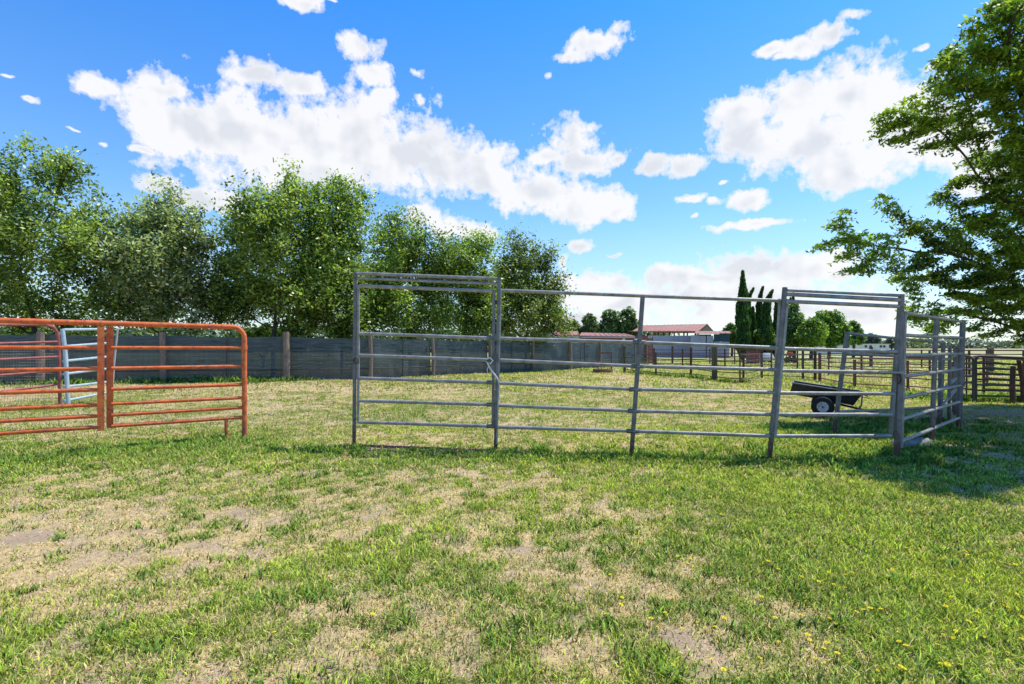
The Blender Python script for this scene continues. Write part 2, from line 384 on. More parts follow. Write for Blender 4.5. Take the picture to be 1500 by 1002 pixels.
# ------------------------------------------------------------------ ground sheet
def axis_pts(lo, hi, near_lo, near_hi, step, growth):
    p = list(np.arange(near_lo, near_hi, step))
    s = step
    v = p[-1]
    while v < hi:
        s *= growth; v += s; p.append(v)
    s = step; v = p[0]; left = []
    while v > lo:
        s *= growth; v -= s; left.append(v)
    return np.array(left[::-1]+p)
gx = axis_pts(-3500, 3500, -10, 10, .10, 1.045)
gy = axis_pts(-800, 5000, 1.2, 14, .08, 1.035)
XX, YY = np.meshgrid(gx, gy); 
ZZ = ground_z(XX, YY)
gv = np.stack([XX.ravel(), YY.ravel(), ZZ.ravel()], 1)
nx, ny = len(gx), len(gy)
i0 = (np.arange(ny-1)[:, None]*nx+np.arange(nx-1)[None]).ravel()
gl = np.stack([i0, i0+1, i0+nx+1, i0+nx], 1).ravel()
dd = dryness(gv[:, 0], gv[:, 1])
gc = np.stack([dd, np.clip(fbm(gv[:, 0]*.8+90, gv[:, 1]*.8, 3), 0, 1), bareness(gv[:, 0], gv[:, 1])], 1)
def ground_mat():
    m, nt, out = new_mat('meadow_ground')
    a = N(nt, 'ShaderNodeAttribute'); a.attribute_name = 'Col'
    s = N(nt, 'ShaderNodeSeparateColor'); L(nt, a.outputs['Color'], s.inputs[0])
    pos = position(nt)
    n1 = noise(nt, pos, 22, 6, .7); n2 = noise(nt, pos, 3, 5, .65); n3 = noise(nt, pos, 90, 3, .6)
    straw = mixc(nt, maprange(nt, n1, .35, .65), (.40, .28, .12), (.74, .54, .28))
    dirt = mixc(nt, maprange(nt, n3, .3, .7), (.30, .21, .13), (.62, .46, .30))
    dry = mixc(nt, maprange(nt, n2, .45, .6), straw, dirt)
    green = mixc(nt, maprange(nt, n1, .35, .65), (.11, .13, .035), (.27, .29, .08))
    ad = N(nt, 'ShaderNodeMath', operation='ADD'); L(nt, s.outputs[0], ad.inputs[0]); L(nt, maprange(nt, n1, .2, .8, -.35, .35), ad.inputs[1])
    near = mixc(nt, maprange(nt, ad.outputs[0], .1, .55), green, dry)
    near = mixc(nt, s.outputs[2], near, mixc(nt, maprange(nt, n3, .3, .7), (.26, .17, .10), (.55, .40, .26)))
    # far field: blades are not drawn, so the sheet carries the mean colour of the pasture
    sep = N(nt, 'ShaderNodeSeparateXYZ'); L(nt, pos, sep.inputs[0])
    mpf = N(nt, 'ShaderNodeMapping'); mpf.inputs['Scale'].default_value = (.05, .12, 1); L(nt, pos, mpf.inputs[0])
    fn = noise(nt, mpf.outputs[0], 1.5, 5, .6)
    farc = mixc(nt, maprange(nt, fn, .38, .6), (.26, .33, .10), (.52, .47, .24))
    farc = mixc(nt, maprange(nt, sep.outputs[1], 60, 160), farc, (.40, .35, .16))
    c = mixc(nt, maprange(nt, sep.outputs[1], 26, 44), near, farc)
    p = N(nt, 'ShaderNodeBsdfPrincipled'); L(nt, c, p.inputs['Base Color']); p.inputs['Roughness'].default_value = 1; p.inputs['Specular IOR Level'].default_value = .1
    b = N(nt, 'ShaderNodeBump'); b.inputs['Strength'].default_value = .8; b.inputs['Distance'].default_value = .03
    L(nt, n1, b.inputs['Height']); L(nt, b.outputs[0], p.inputs['Normal']); L(nt, p.outputs[0], out.inputs[0])
    return m
g = np_mesh('ground', gv, gl, np.arange(len(i0))*4, np.full(len(i0), 4), ground_mat(), gc, smooth=True)
tag(g, kind='structure')

# ------------------------------------------------------------------ grass
def lerp(a, b, t): return a+(b-a)*t
def make_blades(x, y, h, wd, lean, col, cuts=2, z0=None):
    n = len(x); z = (ground_z(x, y) if z0 is None else z0)-.004
    th = rng.random(n)*2*np.pi; ld = rng.random(n)*2*np.pi
    ux, uy = np.cos(th), np.sin(th)
    lx, ly = np.cos(ld)*lean*h, np.sin(ld)*lean*h
    hz_ = h*np.sqrt(np.clip(1-(lean*.8)**2, .1, 1))
    B = np.stack([x, y, z], 1); U = np.stack([ux, uy, 0*ux], 1)*wd[:, None]/2
    Mid = B+np.stack([lx*.3, ly*.3, hz_*.6], 1); Tip = B+np.stack([lx, ly, hz_], 1)
    if cuts == 2:
        V = np.stack([B-U*.8, B+U*.8, Mid+U, Mid-U, Tip], 1).reshape(-1, 3)
        i = np.arange(n)*5
        lo = np.stack([i, i+1, i+2, i+3, i+3, i+2, i+4], 1).ravel()
        st = np.stack([np.arange(n)*7, np.arange(n)*7+4], 1).ravel(); to = np.tile([4, 3], n)
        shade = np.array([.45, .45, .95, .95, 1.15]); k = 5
    else:
        V = np.stack([B-U, B+U, Tip], 1).reshape(-1, 3); i = np.arange(n)*3
        lo = np.stack([i, i+1, i+2], 1).ravel(); st = np.arange(n)*3; to = np.full(n, 3)
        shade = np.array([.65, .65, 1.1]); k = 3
    C = (col[:, None, :]*shade[None, :, None]).reshape(-1, 3)  # root shade painted into the blade colour, brighter towards the tip
    return V, lo, st, to, C
def blade_col(x, y, straw_p):
    n = len(x)
    t = rng.random(n)
    hue = np.clip(fbm(x*.7+9, y*.7+31, 3)*1.3-.2+x*.05, 0, 1)[:, None]
    g1 = np.array([.22, .36, .06]); g2 = np.array([.62, .76, .07])
    green = lerp(g1, g2, np.clip(hue+rng.normal(size=(n, 1))*.3, 0, 1.1))*(0.3+1.15*rng.random((n, 1)))*(.72+.6*fbm(x*7, y*7+3, 2))[:, None]
    yel = np.array([.66, .62, .16])*(0.7+.5*rng.random((n, 1)))
    straw = np.array([.90, .67, .35])*(0.45+.75*rng.random((n, 1)))
    c = np.where((t < straw_p)[:, None], straw, green)
    return np.where(((t > straw_p) & (t < straw_p+.16))[:, None], yel, c)
def scatter(y0, y1, dens, hmin, hmax, wd, cuts, cl=.55, margin=1.16):
    # trapezoid between depth y0 and y1, a bit wider than the view
    A = margin*(y1**2-y0**2)
    n = int(A*dens)
    def pts(n):
        y = np.sqrt(rng.random(n)*(y1**2-y0**2)+y0**2); x = (rng.random(n)*2-1)*y*margin
        return x, y
    nc = int(n*cl); x1_, y1_ = pts(n-nc)
    k = 26; cx, cy = pts(nc//k+1)
    sig = .035+.05*rng.random(len(cx))
    x2 = np.repeat(cx, k)+rng.normal(size=len(cx)*k)*np.repeat(sig, k)*(1 if y0 < 9 else 2.2)
    y2 = np.repeat(cy, k)+rng.normal(size=len(cx)*k)*np.repeat(sig, k)*(1 if y0 < 9 else 2.2)
    x = np.concatenate([x1_, x2]); y = np.concatenate([y1_, y2])
    d = dryness(x, y)
    keep = rng.random(len(x)) < np.clip(1.15-d*.6, .4, 1)*(1-.93*bareness(x, y))
    x, y, d = x[keep], y[keep], d[keep]
    sp_ = np.clip(.12+d*.6, .08, .85)
    h = (hmin+(hmax-hmin)*rng.random(len(x))**1.6)*np.clip(1.15-.45*d, .5, 1.4)
    ww = wd*(0.6+.8*rng.random(len(x)))
    lean = .25+.75*rng.random(len(x))
    c = blade_col(x, y, sp_)
    isstraw = c[:, 0] > c[:, 1]*1.15
    lean = np.where(isstraw, np.clip(lean+.3, 0, 1.15), lean)
    return make_blades(x, y, h, ww, lean, c, cuts)
def join(parts):
    V = []; Lo = []; St = []; To = []; C = []; vo = lo_ = 0
    for v, lo, st, to, c in parts:
        V.append(v); Lo.append(lo+vo); St.append(st+lo_); To.append(to); C.append(c); vo += len(v); lo_ += len(lo)
    return [np.concatenate(q) for q in (V, Lo, St, To, C)]
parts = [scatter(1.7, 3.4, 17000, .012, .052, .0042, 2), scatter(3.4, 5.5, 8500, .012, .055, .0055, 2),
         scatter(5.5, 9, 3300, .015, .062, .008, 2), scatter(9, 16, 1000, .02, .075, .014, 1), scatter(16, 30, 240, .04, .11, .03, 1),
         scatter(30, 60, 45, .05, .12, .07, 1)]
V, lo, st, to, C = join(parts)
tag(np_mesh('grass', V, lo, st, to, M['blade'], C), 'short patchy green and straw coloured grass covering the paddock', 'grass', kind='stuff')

# taller weeds along the foot of panels, gate, fence and beside the cart
wx, wy, wh, ww = [], [], [], []
def weed_line(p, q, n, spread, hmin, hmax, wd, k=30, sig=.05):
    for _ in range(n):
        t = random.random(); cx = lerp(p[0], q[0], t)+random.gauss(0, spread); cy = lerp(p[1], q[1], t)+random.gauss(0, spread)
        hh = random.uniform(hmin, hmax)
        for _ in range(k):
            wx.append(cx+random.gauss(0, sig)); wy.append(cy+random.gauss(0, sig)); wh.append(hh*random.uniform(.5, 1.1)); ww.append(wd*random.uniform(.6, 1.4))
weed_line((-3.6, 6.9), (3.4, 6.5), 130, .16, .03, .12, .010)
weed_line((-3.0, 6.95), (-1.9, 6.85), 30, .1, .05, .15, .012)
weed_line((-.2, 6.9), (3.4, 6.5), 55, .26, .03, .13, .012)
weed_line((3.3, 6.5), (5.0, 6.4), 90, .3, .04, .15, .014)
weed_line((5.0, 6.5), (7.8, 8.9), 110, .4, .04, .14, .015)
weed_line((-6.6, 5.9), (-4.0, 7.6), 120, .16, .04, .13, .012)
weed_line((4.2, 8.0), (8.0, 9.8), 170, .5, .05, .13, .015)
weed_line((-25, 17.3), (-9.2, 20.8), 260, .25, .1, .35, .03, 24, .12)
weed_line((-9.2, 20.8), (10.5, 41), 260, .25, .08, .28, .035, 20, .12)
weed_line((6.2, 28), (9.1, 20), 70, .2, .1, .3, .03, 20, .1)
weed_line((11, 14), (14.5, 13.4), 120, .3, .08, .25, .025, 24, .1)
# rosettes of broad leaves in the open lawn
for _ in range(900):
    y = math.sqrt(random.uniform(2.0**2, 7.5**2)); x = random.uniform(-1.1, 1.15)*y
    if float(dryness(x, y)) > .55 and random.random() < .75: continue
    hh = random.uniform(.035, .075)
    for _ in range(26):
        wx.append(x+random.gauss(0, .035)); wy.append(y+random.gauss(0, .035)); wh.append(hh*random.uniform(.5, 1.2)); ww.append(random.uniform(.006, .013))
dx_, dy_ = [], []
while len(dx_) < 5200:
    y = math.sqrt(random.uniform(1.8**2, 11**2)); x = random.uniform(-1.12, 1.15)*y
    if fbm(x*2.2+70, y*2.2, 3) > .5: dx_.append(x); dy_.append(y)
dx_, dy_ = np.array(dx_), np.array(dy_); nd_ = len(dx_)
stalks = make_blades(dx_, dy_, rng.uniform(.04, .11, nd_), np.full(nd_, .0022)*np.clip(dy_/3, 1, 4), rng.uniform(.1, .9, nd_), np.array([.80, .66, .42])*(0.6+.5*rng.random((nd_, 1))))
wx, wy, wh, ww = map(np.array, (wx, wy, wh, ww))
wc = lerp(np.array([.09, .19, .045]), np.array([.34, .50, .07]), rng.random((len(wx), 1)))*(0.7+.6*rng.random((len(wx), 1)))
V, lo, st, to, C = join([make_blades(wx, wy, wh, ww, .3+.6*rng.random(len(wx)), wc), stalks])
tag(np_mesh('weeds', V, lo, st, to, M['blade'], C), 'taller green weeds and thin dry stalks along the panels and in the turf', 'weeds', kind='stuff')

# ------------------------------------------------------------------ dandelions
mb = MB(); mb.tube([(0, 0, 0), (.004, .002, .05), (.002, 0, .085)], .0016, 5)
mb2 = MB()
for k in range(14):
    a = 2*math.pi*k/14; r = .017
    mb2.add([(0, 0, .086), (r*math.cos(a-.2), r*math.sin(a-.2), .094), (r*1.15*math.cos(a), r*1.15*math.sin(a), .093), (r*math.cos(a+.2), r*math.sin(a+.2), .094)], [(0, 1, 2, 3)])
for k in range(9):
    a = 2*math.pi*k/9; r = .009
    mb2.add([(0, 0, .088), (r*math.cos(a-.3), r*math.sin(a-.3), .100), (r*math.cos(a+.3), r*math.sin(a+.3), .100)], [(0, 1, 2)])
def simple_mat(name, c, rough=.8):
    m, nt, out = new_mat(name); pos = position(nt)
    p = N(nt, 'ShaderNodeBsdfPrincipled'); L(nt, mixc(nt, noise(nt, pos, 80, 2), tuple(q*.8 for q in c), tuple(min(1, q*1.15) for q in c)), p.inputs['Base Color'])
    p.inputs['Roughness'].default_value = rough; L(nt, p.outputs[0], out.inputs[0]); return m
M['yellow'] = simple_mat('dandelion_yellow', (.90, .70, .02))
M['stem'] = simple_mat('stem_green', (.14, .22, .06))
nv = len(mb.v)
me = bpy.data.meshes.new('dandelion'); me.from_pydata(mb.v+mb2.v, [], mb.f+[tuple(i+nv for i in q) for q in mb2.f])
me.materials.append(M['stem']); me.materials.append(M['yellow'])
for i, p in enumerate(me.polygons): p.material_index = 0 if i < len(mb.f) else 1
cnt = 0
while cnt < 190:
    py = random.uniform(650, 990); px = random.uniform(850, 1495)
    if cnt < 9: px, py = [(402, 938), (521, 952), (545, 905), (906, 893), (954, 918), (1000, 925), (917, 785), (1290, 735), (640, 830)][cnt]
    elif cnt < 30: px, py = random.uniform(1150, 1300), random.uniform(640, 668)
    elif random.random() > .25+.75*(px-850)/650: continue
    Y = ground_depth(py); p = at(px, py, Y); z = float(ground_z(p.x, p.y))
    o = bpy.data.objects.new('dandelion', me); COL.objects.link(o); s = random.uniform(.32, .6)
    o.location = (p.x, p.y, z-.01); o.scale = (s*1.15, s*1.15, s); o.rotation_euler = (random.uniform(-.3, .3), random.uniform(-.3, .3), random.uniform(0, 6))
    tag(o, 'small yellow dandelion flower scattered in the green grass', 'flower', 'yellow dandelions in the grass'); cnt += 1

# ------------------------------------------------------------------ trees
def leaves_np(cent, size, flat, droop, colA, colB, shade_fn=None):
    """one folded diamond leaf at each centre"""
    n = len(cent)
    nrm = rng.normal(size=(n, 3)); nrm[:, 2] = np.abs(nrm[:, 2])+flat; nrm /= np.linalg.norm(nrm, axis=1)[:, None]
    t = rng.normal(size=(n, 3)); t -= (t*nrm).sum(1)[:, None]*nrm; t /= np.linalg.norm(t, axis=1)[:, None]
    t[:, 2] -= droop; b = np.cross(nrm, t); b /= np.linalg.norm(b, axis=1)[:, None]
    s = size*(0.6+.8*rng.random((n, 1)))
    V = np.stack([cent-t*s*.5, cent+b*s*.26+t*s*.05-nrm*s*.05, cent+t*s*.55, cent-b*s*.26+t*s*.05-nrm*s*.05], 1).reshape(-1, 3)
    lo = np.arange(n*4); st = np.arange(n)*4; to = np.full(n, 4)
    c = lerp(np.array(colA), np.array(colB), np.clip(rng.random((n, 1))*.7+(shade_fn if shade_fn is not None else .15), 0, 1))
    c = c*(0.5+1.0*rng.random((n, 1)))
    return V, lo, st, to, np.repeat(c, 4, 0)
def colonize(start, attr, seg, infl, kill, iters=160):
    nodes = [np.array(s, float) for s in start]; par = list(range(-1, len(start)-1))
    A = attr.copy(); P = np.array(nodes)
    d = np.linalg.norm(A[:, None]-P[None], axis=2); near = d.argmin(1); nd = d.min(1)
    for it in range(iters):
        if len(A) == 0: break
        act = nd < infl
        if not act.any():
            act = nd <= nd.min()+1e-6
        src = near[act]; dv = A[act]-P[src]; dv /= np.linalg.norm(dv, axis=1)[:, None]+1e-9
        uniq, invx = np.unique(src, return_inverse=True)
        acc = np.zeros((len(uniq), 3)); np.add.at(acc, invx, dv)
        acc += rng.normal(size=acc.shape)*.25
        acc /= np.linalg.norm(acc, axis=1)[:, None]+1e-9
        new = P[uniq]+acc*seg
        base = len(P); P = np.vstack([P, new]); par += list(uniq)
        dn = np.linalg.norm(A[:, None]-new[None], axis=2); m = dn.min(1); am = dn.argmin(1)
        upd = m < nd; nd = np.where(upd, m, nd); near = np.where(upd, am+base, near)
        keep = nd > kill; A, nd, near = A[keep], nd[keep], near[keep]
        if len(P) > 9000: break
    return P, np.array(par)
def branch_mesh(P, par, r_tip, r_base, expo=2.3, sides=6):
    n = len(P); load = np.zeros(n); child = np.zeros(n, int)
    for i in range(n-1, 0, -1):
        if child[i] == 0: load[i] = 1
        load[par[i]] += load[i]; child[par[i]] += 1
    r = r_tip*np.maximum(load, 1)**(1/expo)
    if r[0] > r_base: r *= 1; r = np.minimum(r, r_base*(r/r[0])**.7)
    i = np.arange(1, n); p = par[i]
    a, b = P[p], P[i]; d = b-a; d /= np.linalg.norm(d, axis=1)[:, None]+1e-9
    ref = np.where(np.abs(d[:, 2:3]) > .9, np.array([[1., 0, 0]]), np.array([[0, 0, 1.]]))
    u = np.cross(d, ref); u /= np.linalg.norm(u, axis=1)[:, None]; w_ = np.cross(d, u)
    ang = np.arange(sides)*2*np.pi/sides
    rp = np.minimum(r[p], r[i]*1.6+.002)
    ring = lambda c, rad: c[:, None]+(u[:, None]*np.cos(ang)[None, :, None]+w_[:, None]*np.sin(ang)[None, :, None])*rad[:, None, None]
    V = np.concatenate([ring(a-d*.3*rp[:, None], rp), ring(b, r[i])], 1).reshape(-1, 3)
    k = np.arange(sides); k2 = (k+1) % sides
    q = np.stack([k, k2, k2+sides, k+sides], 1)[None]+(np.arange(n-1)*2*sides)[:, None, None]
    return V, q.ravel(), np.arange((n-1)*sides)*4, np.full((n-1)*sides, 4), child, r
def build_tree(name, label, cat, group, base, start, blobs, n_attr, seg, infl, kill, n_leaf, leaf, colA, colB, sigma, flat=.4, droop=.2, r_tip=.012, r_base=.2, sprays=False):
    root = thing(name, label, cat, base, group)
    bl = np.array(blobs, float)
    vol = bl[:, 3]**(2.25 if not sprays else 2.0); pick = rng.choice(len(bl), n_attr, p=vol/vol.sum())
    d = rng.normal(size=(n_attr, 3)); d /= np.linalg.norm(d, axis=1)[:, None]
    rad = rng.random((n_attr, 1))**.42
    zs = bl[:, 4] if bl.shape[1] > 4 else np.ones(len(bl))
    dd_ = d*rad*bl[pick, 3:4]; dd_[:, 2] *= zs[pick]
    attr = bl[pick, :3]+dd_
    P, par = colonize(start, attr, seg, infl, kill)
    V, lo, st, to, child, r = branch_mesh(P, par, r_tip, r_base)
    np_mesh('trunk', V, lo, st, to, M['bark'], None, root, smooth=True, origin=base)
    tips = np.where((r < r_tip*2.2))[0]
    tips = tips[tips > len(start)]
    k = rng.choice(tips, n_leaf)
    if sprays:
        # leaves in flat layered sprays around every twig
        off = rng.normal(size=(n_leaf, 3))*sigma; off[:, 2] *= .32
        off[:, 2] -= .25*np.hypot(off[:, 0], off[:, 1])
        tb = np.repeat(rng.random(len(P)), 1)[k]
        cent = P[k]+off
    else:
        # leaves gathered in clumps along the twigs
        q = 22; nc = n_leaf//q; kk = rng.choice(tips, nc); cc = P[kk]+rng.normal(size=(nc, 3))*sigma*.75
        off = rng.normal(size=(nc*q, 3))*sigma*np.repeat(.35+.5*rng.random(nc), q)[:, None]; off[:, 2] *= .75
        cent = np.repeat(cc, q, 0)+off
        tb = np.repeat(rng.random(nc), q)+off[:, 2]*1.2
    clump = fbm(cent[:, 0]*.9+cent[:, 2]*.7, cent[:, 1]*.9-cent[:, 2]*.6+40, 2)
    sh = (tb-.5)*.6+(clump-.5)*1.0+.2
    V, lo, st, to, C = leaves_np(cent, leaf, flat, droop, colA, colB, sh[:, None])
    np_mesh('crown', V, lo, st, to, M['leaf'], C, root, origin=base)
    return root
def pb(l, Y):
    out = []
    for q in l:
        px, py, r = q[:3]; y = q[3] if len(q) > 3 else Y
        p = at(px, py, y); out.append((p.x, p.y, p.z, r/F*y, 1))
    return out
TG = 'leafy trees overhanging the screened fence'
def back_tree(label, bpx, Y, blobs, n_leaf, cA, cB, leaf=.15):
    b = at(bpx, 508, Y); base = (b.x, Y, 0)
    start = [(b.x, Y, -.1+.45*i) for i in range(5)]
    bl = pb(blobs, Y)
    bl = [(x, y+random.uniform(-.9, .9) if r > .5 else y, z, r*(.9 if r > .6 else 1), s) for x, y, z, r, s in bl]
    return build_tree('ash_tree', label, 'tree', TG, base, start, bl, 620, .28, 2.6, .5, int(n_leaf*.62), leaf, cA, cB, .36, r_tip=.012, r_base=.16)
cA1, cB1 = (.04, .085, .02), (.42, .52, .11)
cA2, cB2 = (.07, .11, .04), (.54, .60, .28)
cA3, cB3 = (.045, .10, .02), (.44, .56, .11)
back_tree('tallest broad tree at the left edge with rounded crown above the red gate', 50, 21.5,
  [(38,206,9),(42,218,13),(22,212,9),(60,222,12),(98,228,10),(128,262,10),(150,290,11),(20,235,34),(60,240,34),(100,250,30),(30,290,60),(100,300,55),(150,320,32),(0,340,80),(80,360,75),(140,380,55),(30,420,70),(100,440,50),(0,460,50),(150,440,36),(60,478,34),(130,480,30),(-60,300,70),(-80,400,80)], 80000, cA1, cB1)
back_tree('pale dusty green tree with two thin upright tips behind the orange gate', 240, 22.5,
  [(206,270,5),(207,282,6),(206,296,9),(251,262,5),(250,272,7),(268,292,9),(290,310,10),(250,285,12),(252,310,24),(205,325,26),(285,330,22),(225,350,45),(280,360,40),(190,380,38),(240,400,60),(290,420,42),(200,440,45),(260,455,38),(310,450,28),(318,335,10),(225,478,26),(290,480,22)], 62000, cA2, cB2)
back_tree('dark green tree with pointed crown just left of the grey gate', 400, 22.5,
  [(378,266,8),(380,280,11),(352,300,10),(412,244,8),(412,252,12),(438,276,12),(410,262,18),(415,290,28),(380,300,24),(350,330,32),(440,310,26),(400,350,55),(340,380,42),(450,370,45),(380,420,60),(430,440,55),(340,440,42),(480,430,40),(400,480,30),(435,490,18),(345,475,22)], 72000, cA1, cB1)
back_tree('twin topped tree rising behind the left post of the grey gate', 500, 24,
  [(490,260,9),(500,266,8),(522,285,10),(530,280,6),(470,285,8),(493,275,20),(520,300,20),(480,305,30),(510,340,34),(470,350,30),(500,390,45),(540,410,40),(480,440,40),(530,460,36),(560,440,30),(490,480,28)], 50000, cA3, cB3)
back_tree('airy tree with thin top shoots seen through the grey gate', 600, 26,
  [(576,316,7),(578,322,9),(604,312,7),(606,320,8),(635,345,7),(640,355,9),(556,335,8),(578,330,16),(600,325,18),(556,350,20),(620,350,22),(590,370,38),(640,375,26),(560,400,36),(620,415,42),(580,450,38),(640,455,32),(545,455,26),(600,485,26)], 50000, cA3, cB3)
back_tree('low bright green tree between the airy tree and the rounded one', 675, 28,
  [(690,345,7),(662,352,7),(716,350,7),(690,360,18),(660,372,20),(715,365,20),(680,395,34),(645,410,26),(700,430,38),(660,455,32),(715,460,28),(690,480,20)], 42000, cA3, cB3)
back_tree('rounded olive green tree at the right end of the tree row', 770, 30.5,
  [(762,342,9),(780,348,8),(800,358,8),(745,352,9),(765,355,16),(770,375,30),(745,380,24),(795,385,24),(760,415,42),(800,425,30),(735,425,30),(775,455,44),(810,460,28),(740,470,30),(795,485,24),(825,480,12)], 50000, (.045, .085, .02), (.38, .44, .10), .15)

# big shade tree on the right, trunk just outside the frame
RB = [(1470,30,46,9.5),(1430,28,22,9.5),(1432,75,45,9.8),(1400,112,34,9.5),(1368,98,20,9.3),(1470,130,55,10),(1545,95,80,9.5),(1600,50,95,10),
 (1292,172,20,10),(1385,135,30,10),(1335,150,22,10),(1440,140,40,10),(1310,205,18,10),(1300,190,22,10),(1455,30,34,9.5),(1325,180,28,10),(1370,188,32,10.3),(1420,190,34,10.5),(1475,200,42,10.5),(1540,215,60,11),(1350,212,14,10.2),
 (1408,262,26,11),(1455,285,40,11),(1520,320,70,11.5),(1372,290,16,11),(1430,330,40,11.2),
 (1385,348,34,11),(1335,330,24,10.6),(1292,298,18,10.2),(1240,306,18,10),(1228,325,16,10),(1204,355,20,9.8),(1245,355,26,10),(1295,368,32,10.3),(1345,392,34,10.6),(1250,392,22,10),
 (1400,400,42,11),(1460,400,50,11.3),(1530,420,70,11.5),(1410,442,34,11.6),(1355,442,22,11.3),(1335,470,18,11.4),(1345,500,14,11.6),(1385,480,20,11.6),(1450,465,34,11.8),(1500,485,30,12),(1560,490,40,12),
 (1600,300,110,11.5),(1700,180,140,11.5),(1660,430,90,11.5),(1720,160,110,7.8),(1640,-70,110,7.5),(1565,-60,60,8),(1600,-120,90,7),(1500,210,45,11),(1480,250,34,11),(1440,235,26,11),(1820,300,140,8),(1690,330,60,8),(1680,30,80,8),(1800,60,150,9)]  # unseen boughs outside the frame, the near ones shaped to shade the ground
tb_ = at(1660, 508, 11.6)
build_tree('shade_tree', 'large spreading tree with long layered boughs reaching in over the right panels', 'tree', None, (tb_.x, 11.6, 0),
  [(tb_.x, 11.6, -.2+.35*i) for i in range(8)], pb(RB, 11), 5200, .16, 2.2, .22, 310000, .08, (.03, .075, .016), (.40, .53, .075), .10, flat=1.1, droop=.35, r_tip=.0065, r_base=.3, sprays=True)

def clump_tree(name, label, cat, group, px, Y, blobs, n, leaf, cA, cB, trunk_r=.2, th=1.6):
    b = at(px, HZ, Y); root = thing(name, label, cat, (b.x, Y, 0), group)
    bl = np.array(pb(blobs, Y)); k = rng.choice(len(bl), n, p=bl[:, 3]**2/np.sum(bl[:, 3]**2))
    d = rng.normal(size=(n, 3)); d /= np.linalg.norm(d, axis=1)[:, None]
    c = bl[k, :3]+d*bl[k, 3:4]*(0.45+.6*rng.random((n, 1)))*(.8+.5*fbm(d[:, 0]*3+k, d[:, 2]*3+5, 2))[:, None]
    c[:, 2] = np.maximum(c[:, 2], .3)
    sh = (fbm(c[:, 0]*.8, c[:, 2]*.8+c[:, 1]*.5, 2)-.5)*1.3+.2
    V, lo, st, to, C = leaves_np(c, leaf, .3, .1, cA, cB, sh[:, None])
    np_mesh('crown', V, lo, st, to, M['leaf'], C, root, origin=(b.x, Y, 0))
    mb = MB(); top = max(q[2] for q in bl)
    mb.tube([(b.x, Y, -.1), (b.x+.1, Y, th), (b.x-.05, Y+.1, (th+top)/2), (b.x, Y, top*.9)], [trunk_r, trunk_r*.8, trunk_r*.5, .04], 7)
    for j in range(6):
        q = bl[random.randrange(len(bl))]
        mb.tube([(b.x, Y, th*random.uniform(.8, 1.4)), ((b.x+q[0])/2, q[1], (th+q[2])/2+.1), (q[0], q[1], q[2])], [trunk_r*.5, trunk_r*.35, .04], 6)
    mb.build('trunk', M['bark'], root); return root
TF = 'rounded trees behind the low sheds'
cD, cE = (.06, .10, .035), (.24, .32, .11)
clump_tree('round_tree', 'smallest of the dark trees above the low red roofs, at their left end', 'tree', TF, 838, 85, [(838,478,9),(840,488,9),(834,492,8)], 2600, .5, cD, cE)
clump_tree('round_tree', 'middle of the dark trees above the low red roofs', 'tree', TF, 866, 85, [(862,470,9),(868,482,12),(856,488,10),(877,486,9)], 3600, .5, cD, cE)
clump_tree('round_tree', 'largest domed dark tree beside the left end of the barn roof', 'tree', TF, 908, 85, [(892,464,10),(920,462,11),(905,474,16),(888,482,12),(924,476,12),(908,488,16),(930,486,8)], 6500, .5, cD, cE)
clump_tree('round_tree', 'light green tree peeking out beside the teal shed', 'tree', TF, 1072, 75, [(1070,484,9),(1064,490,8),(1078,492,9),(1074,498,7)], 2200, .45, (.06, .11, .02), (.17, .25, .05))
TC = 'green trees right of the cypresses'
clump_tree('garden_tree', 'grey green pointed tree directly behind the right gate post', 'tree', TC, 1163, 56, [(1163,452,7),(1162,466,12),(1166,482,16),(1152,490,11),(1170,496,13),(1158,500,10)], 6000, .33, (.08, .14, .05), (.30, .40, .14))
clump_tree('garden_tree', 'lower bright green bush tree between the gate post and the large tree', 'tree', TC, 1188, 54, [(1188,478,12),(1196,484,14),(1180,490,13),(1190,496,13),(1198,498,9)], 5000, .33, (.09, .17, .03), (.34, .46, .08))
clump_tree('garden_tree', 'largest dark green tree behind the long white building', 'tree', TC, 1214, 60, [(1208,468,13),(1222,470,13),(1200,480,14),(1215,484,18),(1232,484,13),(1216,496,14),(1236,496,9)], 7500, .36, (.05, .11, .02), (.26, .40, .07))
clump_tree('garden_tree', 'small green tree at the right end of the row above the white building', 'tree', TC, 1250, 66, [(1248,480,9),(1254,488,9),(1246,494,10),(1260,497,7)], 2800, .36, (.06, .12, .03), (.28, .38, .08))
clump_tree('garden_tree', 'yellow green shrub at the feet of the cypresses', 'shrub', TC, 1122, 52, [(1112,490,7),(1120,486,6),(1126,492,7),(1118,497,7),(1130,499,6)], 2600, .28, (.10, .17, .03), (.36, .46, .09), .08, .5)
TH = 'hazy trees on the far horizon'
for i, (px, py, r, lb) in enumerate([(1276, 498, 8, 'hazy grey green tree on the horizon right of the white building'), (1306, 501, 6, 'small hazy tree on the horizon behind the right gate post')]):
    clump_tree('far_tree', lb, 'tree', TH, px, 190, [(px, py, r), (px-6, py+3, r*.7), (px+7, py+2, r*.8)], 1800, 1.1, (.10, .13, .11), (.17, .21, .17), .3, 2)

